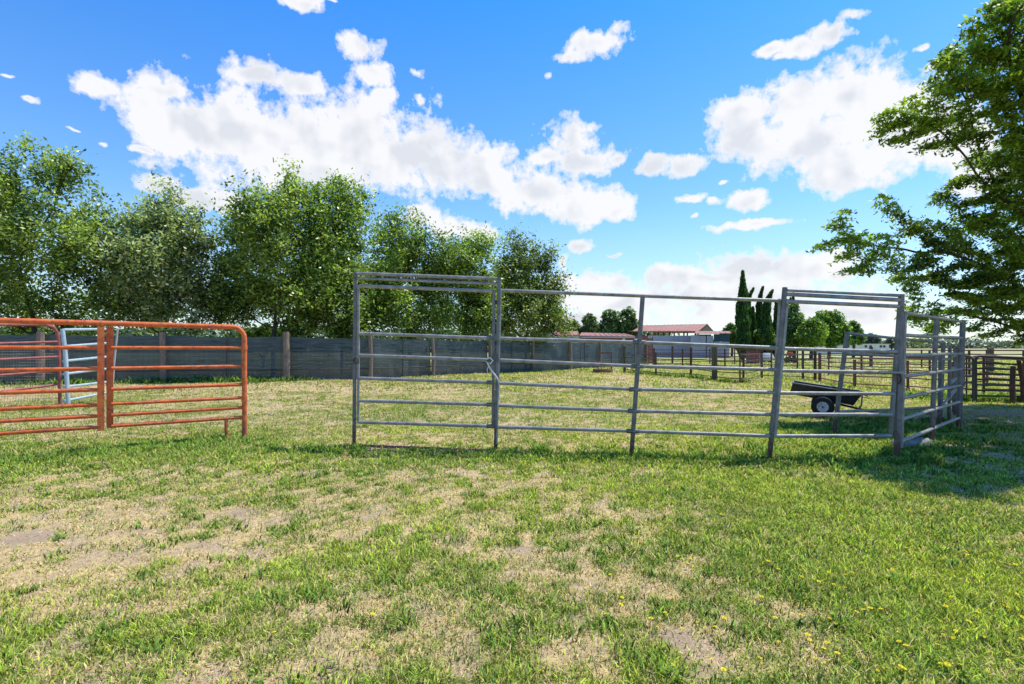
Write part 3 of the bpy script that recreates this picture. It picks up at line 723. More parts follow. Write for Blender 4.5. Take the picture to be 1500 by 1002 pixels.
# far hedges that read as one mass
n = 26000
hx = rng.uniform(-260, 40, n); hy = 130+rng.normal(size=n)*4
hz_ = rng.random(n)*(4.5+3.5*fbm(hx*.06, hx*0+3, 3))
V, lo, st, to, C = leaves_np(np.stack([hx, hy, hz_], 1), 1.3, .3, .1, (.06, .10, .05), (.15, .20, .10))
tag(np_mesh('far_wood', V, lo, st, to, M['leaf'], C), 'far off belt of trees along the horizon behind the fence', 'woodland', kind='stuff')
n = 9000
hx = rng.uniform(150, 600, n); hy = 420+rng.normal(size=n)*6
hz_ = rng.random(n)**1.3*(3+8*fbm(hx*.03, hx*0+13, 3))
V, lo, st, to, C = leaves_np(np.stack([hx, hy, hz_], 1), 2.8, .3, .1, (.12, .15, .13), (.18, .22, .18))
tag(np_mesh('far_wood', V, lo, st, to, M['leaf'], C), 'hazy line of distant trees across the dry field on the right', 'woodland', kind='stuff')
# shrub hedge seen between the trees just over the fence
clump_tree('shrub', 'bright green shrub showing over the fence left of the tall wooden post', 'shrub', None, 385, 33, [(375,488,9),(390,484,9),(402,489,8),(360,490,8)], 3500, .2, (.07, .13, .02), (.2, .28, .06), .06, .5)

# cypresses
def cypress(label, px, Y, top, base, wpx, bend=0, n=5200):
    b = at(px, HZ, Y); h = at(px, top, Y).z; wd = wpx/F*Y*.62
    root = thing('cypress_tree', label, 'tree', (b.x, Y, 0), 'dark column cypresses')
    t = rng.random(n)**.85; prof = wd*np.clip(t*7, 0, 1)**.6*np.clip((1-t)*1.7, 0, 1)**.75*(1+.35*(fbm(t*12+px, t*0+2, 3)-.5)*2)
    a = rng.random(n)*2*np.pi; rr = prof*(.5+.55*rng.random(n))*(1+.7*(fbm(a*1.5+px, t*10, 3)-.5))
    bx = bend/F*Y*np.clip((t-.72)/.28, 0, 1)**2
    c = np.stack([b.x+rr*np.cos(a)+bx, Y+rr*np.sin(a), .15+t*(h-.15)], 1)
    s = .22+.1*rng.random((n, 1)); out_ = np.stack([np.cos(a)*.25, np.sin(a)*.25, np.ones(n)], 1)+rng.normal(size=(n, 3))*.18
    out_ /= np.linalg.norm(out_, axis=1)[:, None]; sd = np.cross(out_, rng.normal(size=(n, 3))); sd /= np.linalg.norm(sd, axis=1)[:, None]
    V = np.stack([c-out_*s*.6, c+sd*s*.3, c+out_*s, c-sd*s*.3], 1).reshape(-1, 3)
    col = lerp(np.array([.02, .055, .02]), np.array([.10, .19, .05]), rng.random((n, 1)))
    np_mesh('crown', V, np.arange(4*n), np.arange(n)*4, np.full(n, 4), M['leaf'], np.repeat(col, 4, 0), root, origin=(b.x, Y, 0))
    MB().tube([(b.x, Y, -.1), (b.x, Y, h*.5), (b.x, Y, h*.9)], [.14, .09, .03], 7).build('trunk', M['bark'], root)
cypress('tallest and widest dark cypress, leftmost of the cypresses', 1088, 52, 399, 505, 15, 0, 9000)
cypress('slim cypress whose curled tip pokes out beside the tallest one', 1095, 54, 424, 505, 10, 9, 3500)
cypress('short slim cypress just right of the two joined ones', 1103, 53, 452, 505, 8, 0)
cypress('cypress with tip bent to the right, left of the two bent ones', 1112, 54, 422, 505, 9, 6)
cypress('thick cypress with hooked tip, right of the two bent ones', 1123, 52, 427, 505, 13, 9, 7000)
cypress('thin straight cypress closest to the left of the gate post', 1137, 54, 443, 505, 8, 0)
cypress('thin dark cypress spire right behind the right gate post', 1162, 60, 431, 505, 5, 0, 3000)
cypress('low cypress tucked beside the gate post behind the grey green tree', 1157, 60, 438, 505, 5, 1, 2500)

# ------------------------------------------------------------------ grey pipe gate and panels
def foot(px, py): 
    Y = ground_depth(py); return at(px, py, Y)
def lean_post(par, top, bot, Y, r, mat, name='post', box=None, extra=.12):
    t, b = at(*top, Y), at(*bot, Y); b2 = b-(t-b).normalized()*extra
    mb = MB()
    if box: mb.beam(b2, t, box[0], box[1], .008)
    else: mb.tube([b2, t], r, 12)
    return mb.build(name, mat, par)
GA = foot(519, 651); GBp = foot(726, 659); GC = foot(925, 665); GD = foot(1127.5, 670)
YA, YB, YC, YD = GA.y, GBp.y, GC.y, GD.y
def yat(px, a, b, Ya, Yb):
    # depth where the sight line of px crosses the straight ground line a-b
    xa, xb = (a-750)/F*Ya, (b-750)/F*Yb; s = (px-750)/F
    t = (xa-s*Ya)/(s*(Yb-Ya)-(xb-xa)); return Ya+(Yb-Ya)*t

g1 = thing('walk_through_gate', 'tall grey pipe gate in a square frame standing left of the long grey panel', 'gate', (GA.x, GA.y, 0))
lean_post(g1, (520.5, 399), (518.8, 651), YA, 0, M['galv_post'], 'frame_post', (.045, .05))
lean_post(g1, (731.5, 406), (726, 659), YB, 0, M['galv_post'], 'frame_post', (.05, .05))
rail(g1, [at(523, 400.5, YA), at(729, 408.5, YB)], .024, M['galv'], 'header_bar')
rail(g1, [at(523, 407.5, YA), at(729, 416, YB)], .018, M['galv'], 'header_bar')
for i in range(26):
    t = (i+.5)/26
    MB().tube([at(523, 402, YA).lerp(at(729, 410, YB), t), at(523, 407, YA).lerp(at(729, 415, YB), t+.018)], .006, 5).build('lattice_bar', M['galv_post'], g1)

MB().beam(foot(530, 653), foot(722, 659.5), .05, .03, .006).build('ground_sill', M['rustred'], g1)
leaf = MB().beam(at(524.8, 620, YA), at(525.2, 418, YA), .032, .035, .006).build('gate_leaf', M['galv'], g1)
MB().beam(at(722.2, 627, YB), at(723.4, 425, YB), .04, .04, .006).build('stile', M['galv_post'], leaf)
rail(leaf, [at(526, 419, YA), at(722, 426.5, YB)], .024, M['galv'])
for a, b in [(488.5, 495.5), (520.5, 527.5), (554, 560.5), (587, 592.8), (618.5, 624.5)]:
    rail(leaf, [at(526, a, YA), at(721.5, b, YB)], .024, M['galv'])
    MB().tube([at(713, b-.2, YB-.002), at(723.5, b, YB-.002)], .029, 10).build('collar', M['galv_post'], leaf)
ring = [at(521.5+3.6*math.cos(t), 528+4.2*math.sin(t), YA-.04) for t in np.linspace(.3, 2*math.pi+.1, 18)]
MB().tube(ring, .007, 6).build('latch_ring', M['rust'], g1)
for yy in (440, 500, 600):
    MB().tube([at(727, yy, YB-.01), at(727, yy+6, YB-.01)], .016, 8).build('hinge', M['rust'], g1)
# rope
rp = thing('rope', 'white rope tied around the right edge of the grey gate', 'rope', at(725, 545, YB-.06))
MB().tube([at(712, 526, YB-.05), at(718, 524, YB-.07), at(722, 528, YB-.06), at(718, 533, YB-.05), at(713, 530, YB-.05), at(717, 538, YB-.06), at(723, 547, YB-.08), at(727, 552, YB-.09), at(731, 559, YB-.07)], .012, 7).build('rope_knot', M['rope'], rp)
MB().tube([at(717, 535, YB-.05), at(713.5, 541, YB-.05), at(714.5, 547, YB-.05)], .006, 6).build('rope_end', M['rope'], rp)
MB().tube([at(728, 552, YB-.08), at(732, 566, YB-.06), at(731, 580, YB-.06), at(729.5, 596, YB-.06)], .005, 6).build('rope_end', M['rope'], rp)

g2 = thing('corral_fence', 'long grey six rail pipe panel between the two grey gates', 'corral fence', (GC.x, GC.y, 0))
lean_post(g2, (734, 424), (727.8, 650), YB-.01, 0, M['galv'], 'post', (.022, .045), 0)
lean_post(g2, (941.5, 433), (925, 665), YC, 0, M['galv_post'], 'post', (.052, .05))
lean_post(g2, (1142.5, 440), (1130.8, 640), YD+.03, 0, M['galv'], 'post', (.03, .045), 0)
for (l, m_, r_) in [((734, 425.5), (941.5, 433.5), (1143, 440.5)), ((733, 495.7), (936.5, 501.5), (1139, 509.5)), ((732, 527.5), (934, 536.5), (1137, 541.5)), ((731, 561.5), (931, 570.3), (1134.5, 575)), ((730, 594), (929, 602), (1132.5, 607.3)), ((728.5, 625.5), (927, 631.5), (1131, 638.7))]:
    rail(g2, [at(*l, YB), at(*m_, YC-.003), at(*r_, YD)], .0235, M['galv'])
    if m_[1] > 450:
        for s in (-1, 1):
            MB().tube([at(m_[0]+s*3, m_[1], YC-.004), at(m_[0]+s*9, m_[1], YC-.004)], .03, 10).build('collar', M['galv_post'], g2)

GE = foot(1315, 671); YE = GE.y
g3 = thing('walk_through_gate', 'tall grey pipe gate in a square frame nearest the right side, beside the black cart', 'gate', (GE.x, GE.y, 0))
lean_post(g3, (1149.8, 421), (1127.3, 670), YD, 0, M['galv_post'], 'frame_post', (.05, .05))
lean_post(g3, (1320.5, 431), (1313.5, 671), YE, 0, M['galv_post'], 'frame_post', (.055, .055))
rail(g3, [at(1153, 425, YD), at(1319, 433, YE)], .02, M['galv'], 'header_bar')
rail(g3, [at(1152, 431, YD), at(1319, 439.5, YE)], .026, M['galv'], 'header_bar')
leaf = MB().beam(at(1135, 640, YD-.01), at(1153.5, 438, YD-.01), .035, .04, .006).build('gate_leaf', M['galv'], g3)
MB().beam(at(1304.5, 637, YE), at(1318, 447, YE), .045, .04, .006).build('stile', M['galv_post'], leaf)
rail(leaf, [at(1153, 441.5, YD), at(1318, 449, YE)], .024, M['galv'])
for (l, r_) in [((1148.5, 510.8), (1313, 515.3)), ((1145.5, 543), (1311.5, 546)), ((1142, 575.8), (1309.5, 577)), ((1139, 607), (1307, 607.5)), ((1136, 638.8), (1304.5, 638.5))]:
    rail(leaf, [at(*l, YD-.01), at(*r_, YE-.01)], .0235, M['galv'])
MB().beam(at(1288, 545, YE-.05), at(1322, 546, YE-.05), .03, .03, .005).build('latch', M['galv'], g3)
MB().tube([at(1318, 548, YE-.06), at(1320, 556, YE-.06), at(1317, 563, YE-.05)], .012, 6).build('latch_chain', M['rust'], g3)

GF = foot(1364, 650); GG = foot(1405, 627)
def panel_y(px): return yat(px, 1319, 1405, YE+.05, GG.y)
g4 = thing('corral_fence', 'grey seven rail pipe panel running away from the right gate towards the dark panels', 'corral fence', (GF.x, panel_y(1366), 0))
Yl, Ym, Yr = YE+.06, panel_y(1366.5), GG.y
lean_post(g4, (1325.5, 456), (1320, 652), Yl, 0, M['galv'], 'post', (.04, .04), .03)
lean_post(g4, (1371.5, 467), (1364.5, 652), Ym, 0, M['galv_post'], 'post', (.055, .05))
lean_post(g4, (1410.5, 470), (1404.5, 627), Yr, 0, M['galv_post'], 'post', (.07, .06))
for l, r_ in [((1326, 458.5), (1410, 471.5)), ((1325, 491), (1409, 495)), ((1324.5, 520.8), (1409, 517.8)), ((1323.5, 551.5), (1408, 540.6)), ((1322, 583), (1407, 564.4)), ((1320.5, 614.5), (1406, 588.4)), ((1319.5, 647), (1405, 612))]:
    rail(g4, [at(*l, Yl), at(*r_, Yr)], .0235, M['galv'])
# panel behind
YH = ground_depth(633); YI = ground_depth(617)
g5 = thing('corral_fence', 'low leaning grey pipe panel standing behind the right gate next to the cart', 'corral fence', (at(1222, 633, YH).x, YH, 0))
lean_post(g5, (1241, 487), (1222, 633), YH, 0, M['galv_post'], 'post', (.06, .05))
lean_post(g5, (1382, 501), (1377, 617), YI, 0, M['galv_post'], 'post', (.06, .05))
for l, r_ in [((1241, 488), (1382, 502)), ((1236, 518), (1381, 523.5)), ((1228, 603), (1378, 596))]:
    rail(g5, [at(*l, YH), at((l[0]+r_[0])/2, (l[1]+r_[1])/2+.6, (YH+YI)/2), at(*r_, YI)], .0235, M['galv'])
YJ = ground_depth(600)
g6 = thing('corral_fence', 'bent and damaged grey pipe panel with bowed rails at the far corner of the pen', 'corral fence', (at(1384, 608, YI+.3).x, YI+.3, 0))
for px, tp, bt, Y in [(1376, 520, 622, YI-.5), (1390, 506, 610, YI+.3), (1399, 509, 604, YI+.9)]:
    lean_post(g6, (px+1.5, tp), (px, bt), Y, .03, M['galv_post'])
for pts in [[(1376, 527, -.5), (1388, 526, .2), (1394, 523, .5), (1401, 519, .9)], [(1376, 549, -.5), (1384, 545, 0), (1392, 541, .5), (1399, 538, .9)], [(1374, 577, -.5), (1382, 569, .1), (1393, 561, .5), (1400, 554, .9)], [(1375, 603, -.5), (1384, 589, 0), (1391, 581, .4), (1400, 570, .9)]]:
    rail(g6, [at(a, b, YI+c) for a, b, c in pts], .027, M['galv'])
wp_ = thing('wooden_post', 'dark rusty brown post at the far corner of the grey pen', 'post', (at(1401, 600, YI+1.2).x, YI+1.2, 0))
MB().tube([at(1401, 604, YI+1.2), at(1402, 560, YI+1.2), at(1402, 511, YI+1.2)], [.075, .07, .065], 10).build('post_shaft', M['rust'], wp_)
MB().box(at(1402, 510.3, YI+1.2), .15, .15, .02).build('cap', M['rustred'], wp_)

# concrete lump
mb = MB(); c0 = foot(1352, 655)
vs = []; nn = 18
for j, (rr, zz) in enumerate([(1, -.03), (.95, .05), (.7, .085), (.3, .1)]):
    for k in range(nn):
        a = 2*math.pi*k/nn; q = 1+.25*(float(fbm(k*.6, 3.3, 2))-.5)+.1*math.sin(3*a)
        vs.append((c0.x+.30*rr*q*math.cos(a), c0.y+.15+.17*rr*q*math.sin(a), zz+.015*math.sin(5*a+j)))
f = [(j*nn+k, j*nn+(k+1) % nn, (j+1)*nn+(k+1) % nn, (j+1)*nn+k) for j in range(3) for k in range(nn)]+[tuple(range(3*nn, 4*nn))]
mb.add(vs, f, True); o = mb.build('stone', M['stone']); tag(o, 'flat pale stone lying at the foot of the right grey panel', 'stone')

# ------------------------------------------------------------------ red gate
YR = ground_depth(642.5)
XR = at(358, 600, YR).x
YL0 = 6.31; XL0 = at(0, 600, YL0).x
dirv = Vector((XL0-XR, YL0-YR, 0)).normalized()
g7 = thing('red_gate', 'bright orange red pipe gate panel in front at the left edge', 'gate', (XR, YR, 0))
def rp_(s, z): return Vector((XR, YR, z))+dirv*s      # s metres from the right post
LEN = 3.45
zt = 1.70; rc = .17
corner = lambda sgn, s0: [rp_(s0+sgn*(rc-rc*math.sin(a)), zt-rc+rc*math.cos(a)) for a in np.linspace(math.pi/2, 0, 7)]
s_ = [rp_(0, -.1), rp_(0, .5)]+corner(1, 0)+[rp_(1.7, zt+.015)]+[rp_(LEN-rc+rc*math.sin(a), zt+.03-rc+rc*math.cos(a)) for a in np.linspace(0, math.pi/2, 7)]+[rp_(LEN, .5), rp_(LEN, -.1)]
fr = MB().tube(s_, .036, 12).build('frame', M['red'], g7)
for z in (1.38, 1.11, .835, .58, .42, .325)[:0]: pass
zl = [1.385, 1.105, .825, .625, .475, .325]
for z in zl:
    rail(g7, [rp_(.03, z), rp_(1.6, z+.003)], .025, M['red'])
    rail(g7, [rp_(1.74, z+.003), rp_(LEN-.03, z+.01)], .027, M['red'])
nrm_ = Vector((-dirv.y, dirv.x, 0))
if nrm_.y > 0: nrm_ = -nrm_
MB().beam(rp_(1.71, .28)+nrm_*.035, rp_(1.71, zt-.03)+nrm_*.035, .075, .008, 0, up=nrm_).build('brace_plate', M['red'], g7)
MB().beam(rp_(1.62, .30)-nrm_*.035, rp_(1.62, zt-.03)-nrm_*.035, .075, .008, 0, up=nrm_).build('brace_plate', M['red'], g7)
MB().tube([rp_(.245, .34), rp_(.245, .16), rp_(.235, .08), rp_(.19, .0), rp_(.17, -.04)], .024, 10).build('leg', M['red'], g7)
for z in (1.385, .6):
    MB().tube([rp_(0, z-.035), rp_(0, z+.035)], .042, 12).build('collar', M['red'], g7)

# faded red panel behind
Y8 = 12.4
g8 = thing('corral_fence', 'faded pinkish red pipe panel with chicken wire behind the orange gate', 'corral fence', (at(86, 600, Y8).x, Y8, 0))
def q8(px, py, d=0): return at(px, py, Y8-(88-px)*.012+d)
MB().tube([q8(-120, 474), q8(0, 475.5), q8(66, 475.5), q8(78, 479), q8(84, 487), q8(86, 500), q8(87.5, 560), q8(88, 595)], .035, 10).build('frame', M['rose'], g8)
for a, b in [(503, 500.5), (526.5, 522.5), (549.5, 543), (574, 563)]:
    rail(g8, [q8(-120, a+(a-b)*1.4), q8(86, b)], .026, M['rose'])
mb = MB()
for i in range(46):
    px = -100+i*4.1
    mb.tube([q8(px, 500, .03), q8(px+1.5, 540, .05), q8(px, 590, .03)], .0028, 4, False)
for i in range(22):
    py = 502+i*4.1
    mb.tube([q8(-100, py+2, .03), q8(0, py+.8, .04), q8(86, py-.5, .03)], .0028, 4, False)
mb.build('wire_mesh', M['galv'], g8)
# pale blue gate
g9 = thing('pipe_gate', 'small pale blue pipe gate hanging askew behind the orange gate', 'gate', (at(98, 592, 11.6).x, 11.6, 0))
Ya9, Yb9 = 11.6, 13.3
MB().tube([at(100, 594, Ya9), at(96, 520, Ya9), at(91.5, 482, Ya9)], .042, 10).build('post', M['blue'], g9)
for a, b in [(483, 482), (507.5, 502.5), (529, 522.5), (548, 540), (567, 559.5), (587.5, 575)]:
    rail(g9, [at(93, a, Ya9), at(158, b, Yb9)], .03, M['blue'])
MB().tube([at(158, 480, Yb9), at(158.5, 578, Yb9)], .03, 10).build('post', M['blue'], g9)
MB().tube([at(172.5, 481, 13.4), at(167, 534, 13.4), at(164, 585, 13.4)], .022, 8).build('brace', M['palepink'], g9)

# ------------------------------------------------------------------ screened fence
FP = [(-30.0, 16.5), (-25.6, 17.2), (-21.4, 18.0), (-17.5, 19.1), (-13.7, 20.2), (-9.24, 21.0), (-6.2, 22.3), (-3.87, 24.6), (-1.25, 27.4), (1.12, 30), (3.43, 31.8), (5.9, 35), (8.05, 37.8), (10.9, 42)]
FT = np.linspace(1.97, 1.62, len(FP))
fence = thing('screened_fence', 'long wire fence hung with dark blue grey shade cloth on wooden posts', 'fence', (FP[5][0], FP[5][1], 0))
def tocam(i):
    a = Vector((*FP[max(i-1, 0)], 0)); b = Vector((*FP[min(i+1, len(FP)-1)], 0)); d = (b-a).normalized(); return Vector((d.y, -d.x, 0))
for i, (x, y) in enumerate(FP):
    nrm = tocam(i); r = [.12, .10, .12, .13, .12, .135, .09, .09, .09, .10, .15, .10, .10, .1][i]; c = Vector((x, y, 0))+nrm*(r+.03)
    top = FT[i]+[.1, .1, .08, .05, .1, .17, .05, .06, .02, .04, .12, .05, .04, .04][i]
    MB().tube([c+Vector((0, 0, -.2)), c+Vector((.02, 0, top*.5)), c+Vector((random.uniform(-.04, .04), 0, top))], [r*1.05, r, r*.93], 12).build('post', M['wood'], fence)
for i in range(len(FP)-1):
    a, b = Vector((*FP[i], 0)), Vector((*FP[i+1], 0)); Ls = (b-a).length; nrm = Vector(((b-a).y, -(b-a).x, 0)).normalized()
    nu, nvv = 40, 22; V = []; U = []
    for j in range(nvv+1):
        for k in range(nu+1):
            u, v = k/nu, j/nvv
            top = lerp(FT[i], FT[i+1], u)-.05*math.sin(math.pi*u)-.03*float(vnoise(u*9+i*7, i*3.1))
            wv = .05*(float(fbm(u*5+i*9, v*2.5, 3))-.5)*2+.03*math.sin(u*17+i)*math.sin(v*2.6)+.03*(1-v)*math.sin(u*29+i*2)
            p = a.lerp(b, u)-nrm*(.04+.0)+nrm*wv; z = -.03+v*(top+.03)
            V.append((p.x, p.y, z)); U.append((u*Ls+i*13.7, v*1.75))
    F_ = [(j*(nu+1)+k, j*(nu+1)+k+1, (j+1)*(nu+1)+k+1, (j+1)*(nu+1)+k) for j in range(nvv) for k in range(nu)]
    mb = MB().add(V, F_, True); o = mb.build('shade_cloth', M['cloth'], fence)
    uv = o.data.uv_layers.new(name='UVMap'); vi = np.empty(len(o.data.loops), np.int32); o.data.loops.foreach_get('vertex_index', vi)
    uv.data.foreach_set('uv', np.array(U, np.float32)[vi].ravel())
mb = MB()
for i in range(len(FP)-1):
    a, b = Vector((*FP[i], 0)), Vector((*FP[i+1], 0)); nrm = Vector(((b-a).y, -(b-a).x, 0)).normalized()*.05
    for z in (.12, .3, .48, .66, .84, 1.02, 1.2, 1.38, 1.56):
        mb.tube([a+nrm+Vector((0, 0, z)), a.lerp(b, .5)+nrm+Vector((0, 0, z-.015)), b+nrm+Vector((0, 0, z))], .004, 4, False)
    for k in range(int((b-a).length/.18)):
        p = a.lerp(b, k*.18/(b-a).length)+nrm
        mb.tube([p+Vector((0, 0, 0)), p+Vector((0, 0, 1.58))], .0035, 3, False)
    for k in (.33, .66):
        p = a.lerp(b, k)-nrm*2.2
mb.build('wire_mesh', M['darksteel'], fence)
mb = MB()
for i in range(len(FP)-1):
    a, b = Vector((*FP[i], 0)), Vector((*FP[i+1], 0)); nrm = Vector(((b-a).y, -(b-a).x, 0)).normalized()*.06
    MB().tube([a+nrm+Vector((0, 0, .47)), b+nrm+Vector((0, 0, .45))], .018, 6).build('lower_pipe', M['darksteel'], fence)
    if i % 2 == 0:
        p = a.lerp(b, .5)+nrm; MB().tube([p+Vector((0, 0, -.1)), p+Vector((.02, 0, 1.75))], .022, 6).build('steel_stake', M['darksteel'], fence)

# ------------------------------------------------------------------ rear pipe fences
def pipe_fence(name, label, group, posts, levels, mat, pr=.035, rr=.02, pmats=None):
    root = thing(name, label, 'fence', (posts[0][0], posts[0][1], 0), group)
    for i, (x, y, z, r) in enumerate(posts):
        MB().tube([(x, y, -.15), (x+random.uniform(-.015, .015), y, z)], r, 9).build('post', (pmats[i] if pmats else mat), root)
    for i in range(len(posts)-1):
        a, b = posts[i], posts[i+1]
        for lv in levels:
            sg = random.uniform(-.03, .01)
            MB().tube([(a[0], a[1]-a[3]*.7, lv), ((a[0]+b[0])/2, (a[1]+b[1])/2-.03, lv+sg), (b[0], b[1]-b[3]*.7, lv)], rr, 7).build('rail', mat, root)
    return root
def pp(px, top, ft, r=.04):
    Y = ground_depth(ft); p = at(px, ft, Y); return (p.x, Y, at(px, top, Y).z, r)
pipe_fence('pipe_fence', 'rusty six rail pipe fence running back from the mossy post to the screened fence', 'rusty pipe fences at the back of the paddock',
  [pp(915, 507, 545, .08), pp(961, 516, 550, .045), pp(1012, 509, 552, .06), pp(1047, 505, 557, .12), pp(1089, 521, 560, .045)], (.15, .37, .6, .82, 1.02), M['rust'], pmats=[M['greenwood'], M['darksteel'], M['rust'], M['greenwood'], M['rust']])
pipe_fence('pipe_fence', 'thin pipe fence crossing the paddock behind the black cart to the wire panel', 'rusty pipe fences at the back of the paddock',
  [pp(1084, 512, 561, .03), pp(1116, 512, 553, .05), pp(1176, 512, 555, .05), pp(1194, 512, 556, .06), pp(1201, 517, 557, .06)], (.1, .35, .6, .85, 1.08), M['rust'], rr=.015)
pipe_fence('pipe_fence', 'red topped rusty rail fence behind the leaning grey panel', 'rusty pipe fences at the back of the paddock',
  [pp(1201, 518, 558, .06), pp(1252, 527, 567, .05), pp(1330, 528, 571, .04), pp(1396, 530, 575, .05)], (.12, .38, .64, .84, 1.0), M['rustred'], rr=.02)
pipe_fence('pipe_fence', 'farther thin rail fence beyond the paddock in front of the sheds', 'rusty pipe fences at the back of the paddock',
  [pp(950, 508, 531, .05), pp(985, 507, 532, .09), pp(1040, 511, 533, .05), pp(1076, 508, 533, .05), pp(1115, 509, 536, .07), pp(1176, 509, 538, .05), pp(1276, 508, 536, .12), pp(1350, 512, 538, .05), pp(1445, 512, 540, .05), pp(1540, 512, 540, .05)], (.3, .6, .9, 1.15), M['rust'], rr=.018)
pipe_fence('pipe_fence', 'brown rail fence with close posts farther right behind the pens', 'rusty pipe fences at the back of the paddock',
  [pp(1214, 512, 549, .04), pp(1262, 512, 548, .05), pp(1318, 514, 549, .05), pp(1362, 514, 550, .05), pp(1420, 514, 551, .05), pp(1500, 514, 553, .05), pp(1580, 514, 553, .05)], (.15, .4, .62, .84, 1.06, 1.24), M['rust'], rr=.022)
pipe_fence('pipe_fence', 'low brown rail fence in front of the sheds left of the mossy post', 'rusty pipe fences at the back of the paddock',
  [pp(958, 510, 538, .06), pp(1000, 511, 539, .05), pp(1062, 511, 540, .05), pp(1130, 512, 541, .05), pp(1168, 512, 541, .05)], (.2, .45, .7, .95, 1.2), M['rust'], rr=.022)
# wire grid panels of the back fences
for (pa, pb_, lb) in [((1089, 521, 560), (1196, 515, 556), 'fine square wire panel left of and behind the right grey gate post'), ((1204, 519, 557), (1300, 524, 566), 'fine square wire panel behind the black cart')]:
    A_, B_ = pp(*pa), pp(*pb_); root = thing('wire_panel', lb, 'wire panel', (A_[0], A_[1], 0), 'wire panels on the back fences')
    mb = MB(); a, b = Vector((A_[0], A_[1]+.06, 0)), Vector((B_[0], B_[1]+.06, 0)); k = int((b-a).length/.2)
    for j in range(k+1):
        p = a.lerp(b, j/k); mb.tube([p+Vector((0, 0, .05)), p+Vector((0, 0, 1.05))], .005, 3, False)
    for j in range(6):
        z = .05+j*.2; mb.tube([a+Vector((0, 0, z)), b+Vector((0, 0, z))], .005, 3, False)
    mb.build('wire_grid', M['galv'], root)
    MB().tube([a+Vector((0, 0, 1.06)), b+Vector((0, 0, 1.06))], .014, 6).build('top_bar', M['rust'], root)

# dark livestock panels at the right
def livestock_panel(label, pa, pb_, mat, n=6, topz=None):
    A_, B_ = pp(*pa, .035), pp(*pb_, .035); root = thing('livestock_panel', label, 'corral fence', (A_[0], A_[1], 0), 'dark livestock panels at the right edge')
    a, b = Vector((A_[0], A_[1], 0)), Vector((B_[0], B_[1], 0)); d = (b-a).normalized(); za, zb = A_[2], B_[2]; rc = .1
    pts = [a+Vector((0, 0, -.1)), a+Vector((0, 0, za-rc))]+[a+d*(rc-rc*math.cos(t))+Vector((0, 0, za-rc+rc*math.sin(t))) for t in (.5, 1.1)]+[a+d*rc+Vector((0, 0, za))]
    pts += [b-d*rc+Vector((0, 0, zb))]+[b-d*(rc-rc*math.cos(t))+Vector((0, 0, zb-rc+rc*math.sin(t))) for t in (1.1, .5)]+[b+Vector((0, 0, zb-rc)), b+Vector((0, 0, -.1))]
    MB().tube(pts, .034, 8).build('frame', mat, root)
    for j in range(n):
        t = (j+.6)/n
        MB().tube([a+Vector((0, 0, za*(t*.86+.04))), a.lerp(b, .5)+Vector((0, 0, (za+zb)/2*(t*.86+.03))), b+Vector((0, 0, zb*(t*.86+.04)))], .024, 7).build('rail', mat, root)
    m_ = a.lerp(b, .5); MB().beam(m_+Vector((0, -.02, .05)), m_+Vector((0, -.02, (za+zb)/2-.02)), .04, .008).build('brace_plate', mat, root)
livestock_panel('dark green livestock panel joining the corner of the grey pen', (1404, 520, 585), (1426, 523, 588), M['darksteel'])
livestock_panel('dark livestock panel stretching from the green post past the right edge', (1429, 522, 587), (1580, 527, 588), M['darksteel'], 7)
livestock_panel('rusty low livestock panel stacked just behind the dark one at the right edge', (1441, 520, 577), (1560, 535, 578), M['rust'], 6)
livestock_panel('rusty livestock panel farther back between the wooden post and the grey pen', (1412, 524, 566), (1446, 520, 566), M['rustred'], 4)
for lb, px, tp, ft, r, mt in [('thick rusty brown post holding the dark panels near the right edge', 1484, 537, 590, .058, 'rust'), ('slanting dark brown post at the very right edge by the panels', 1499, 528, 588, .05, 'rust'), ('tall mossy post standing behind the dark panels under the tree', 1451, 510, 545, .16, 'greenwood')]:
    q = pp(px, tp, ft, r); root = thing('wooden_post', lb, 'post', (q[0], q[1], 0)); MB().tube([(q[0], q[1], -.1), (q[0]-.02, q[1], q[2]*.5), (q[0]-(.12 if px == 1499 else 0), q[1], q[2])], [r*1.05, r, r*.92], 10).build('post_shaft', M[mt], root)
    MB().tube([(q[0]-(.12 if px == 1499 else 0), q[1], q[2]-.001), (q[0]-(.12 if px == 1499 else 0), q[1], q[2]+.02)], [r*.92, r*.6], 10).build('cap', M[mt], root)

# ------------------------------------------------------------------ black dump cart
CY = 10.55; cc = at(1209, 576, CY)
cart = thing('dump_cart', 'black two wheeled garden dump cart with white hub tipped forward behind the right gate', 'cart', (cc.x, CY, 0))
tilt = R(8); yaw = R(-31)
ux = Vector((math.cos(tilt)*math.cos(yaw), math.cos(tilt)*math.sin(yaw), -math.sin(tilt))); uy = Vector((-math.sin(yaw), math.cos(yaw), 0)); uz = ux.cross(uy)
def cl(x, y, z): return cc+ux*x+uy*y+uz*z
Lt, Lb, Wt, Wb, hh = 1.2, 1.02, .74, .58, .26
top = [cl(-Lt/2, -Wt/2, hh/2), cl(Lt/2, -Wt/2, hh/2), cl(Lt/2, Wt/2, hh/2), cl(-Lt/2, Wt/2, hh/2)]
bot = [cl(-Lt/2-.03, -Wb/2, -hh/2+.02), cl(Lb/2-.02, -Wb/2, -hh/2), cl(Lb/2-.02, Wb/2, -hh/2), cl(-Lt/2-.03, Wb/2, -hh/2+.02)]
mid = sum(top, Vector())/4
ti = [mid+(p-mid)*.975 for p in top]; bi = [p+(mid-p)*.03+uz*.02 for p in bot]
mb = MB(); mb.add(top+bot, [(0, 4, 5, 1), (1, 5, 6, 2), (2, 6, 7, 3), (3, 7, 4, 0), (4, 7, 6, 5)])
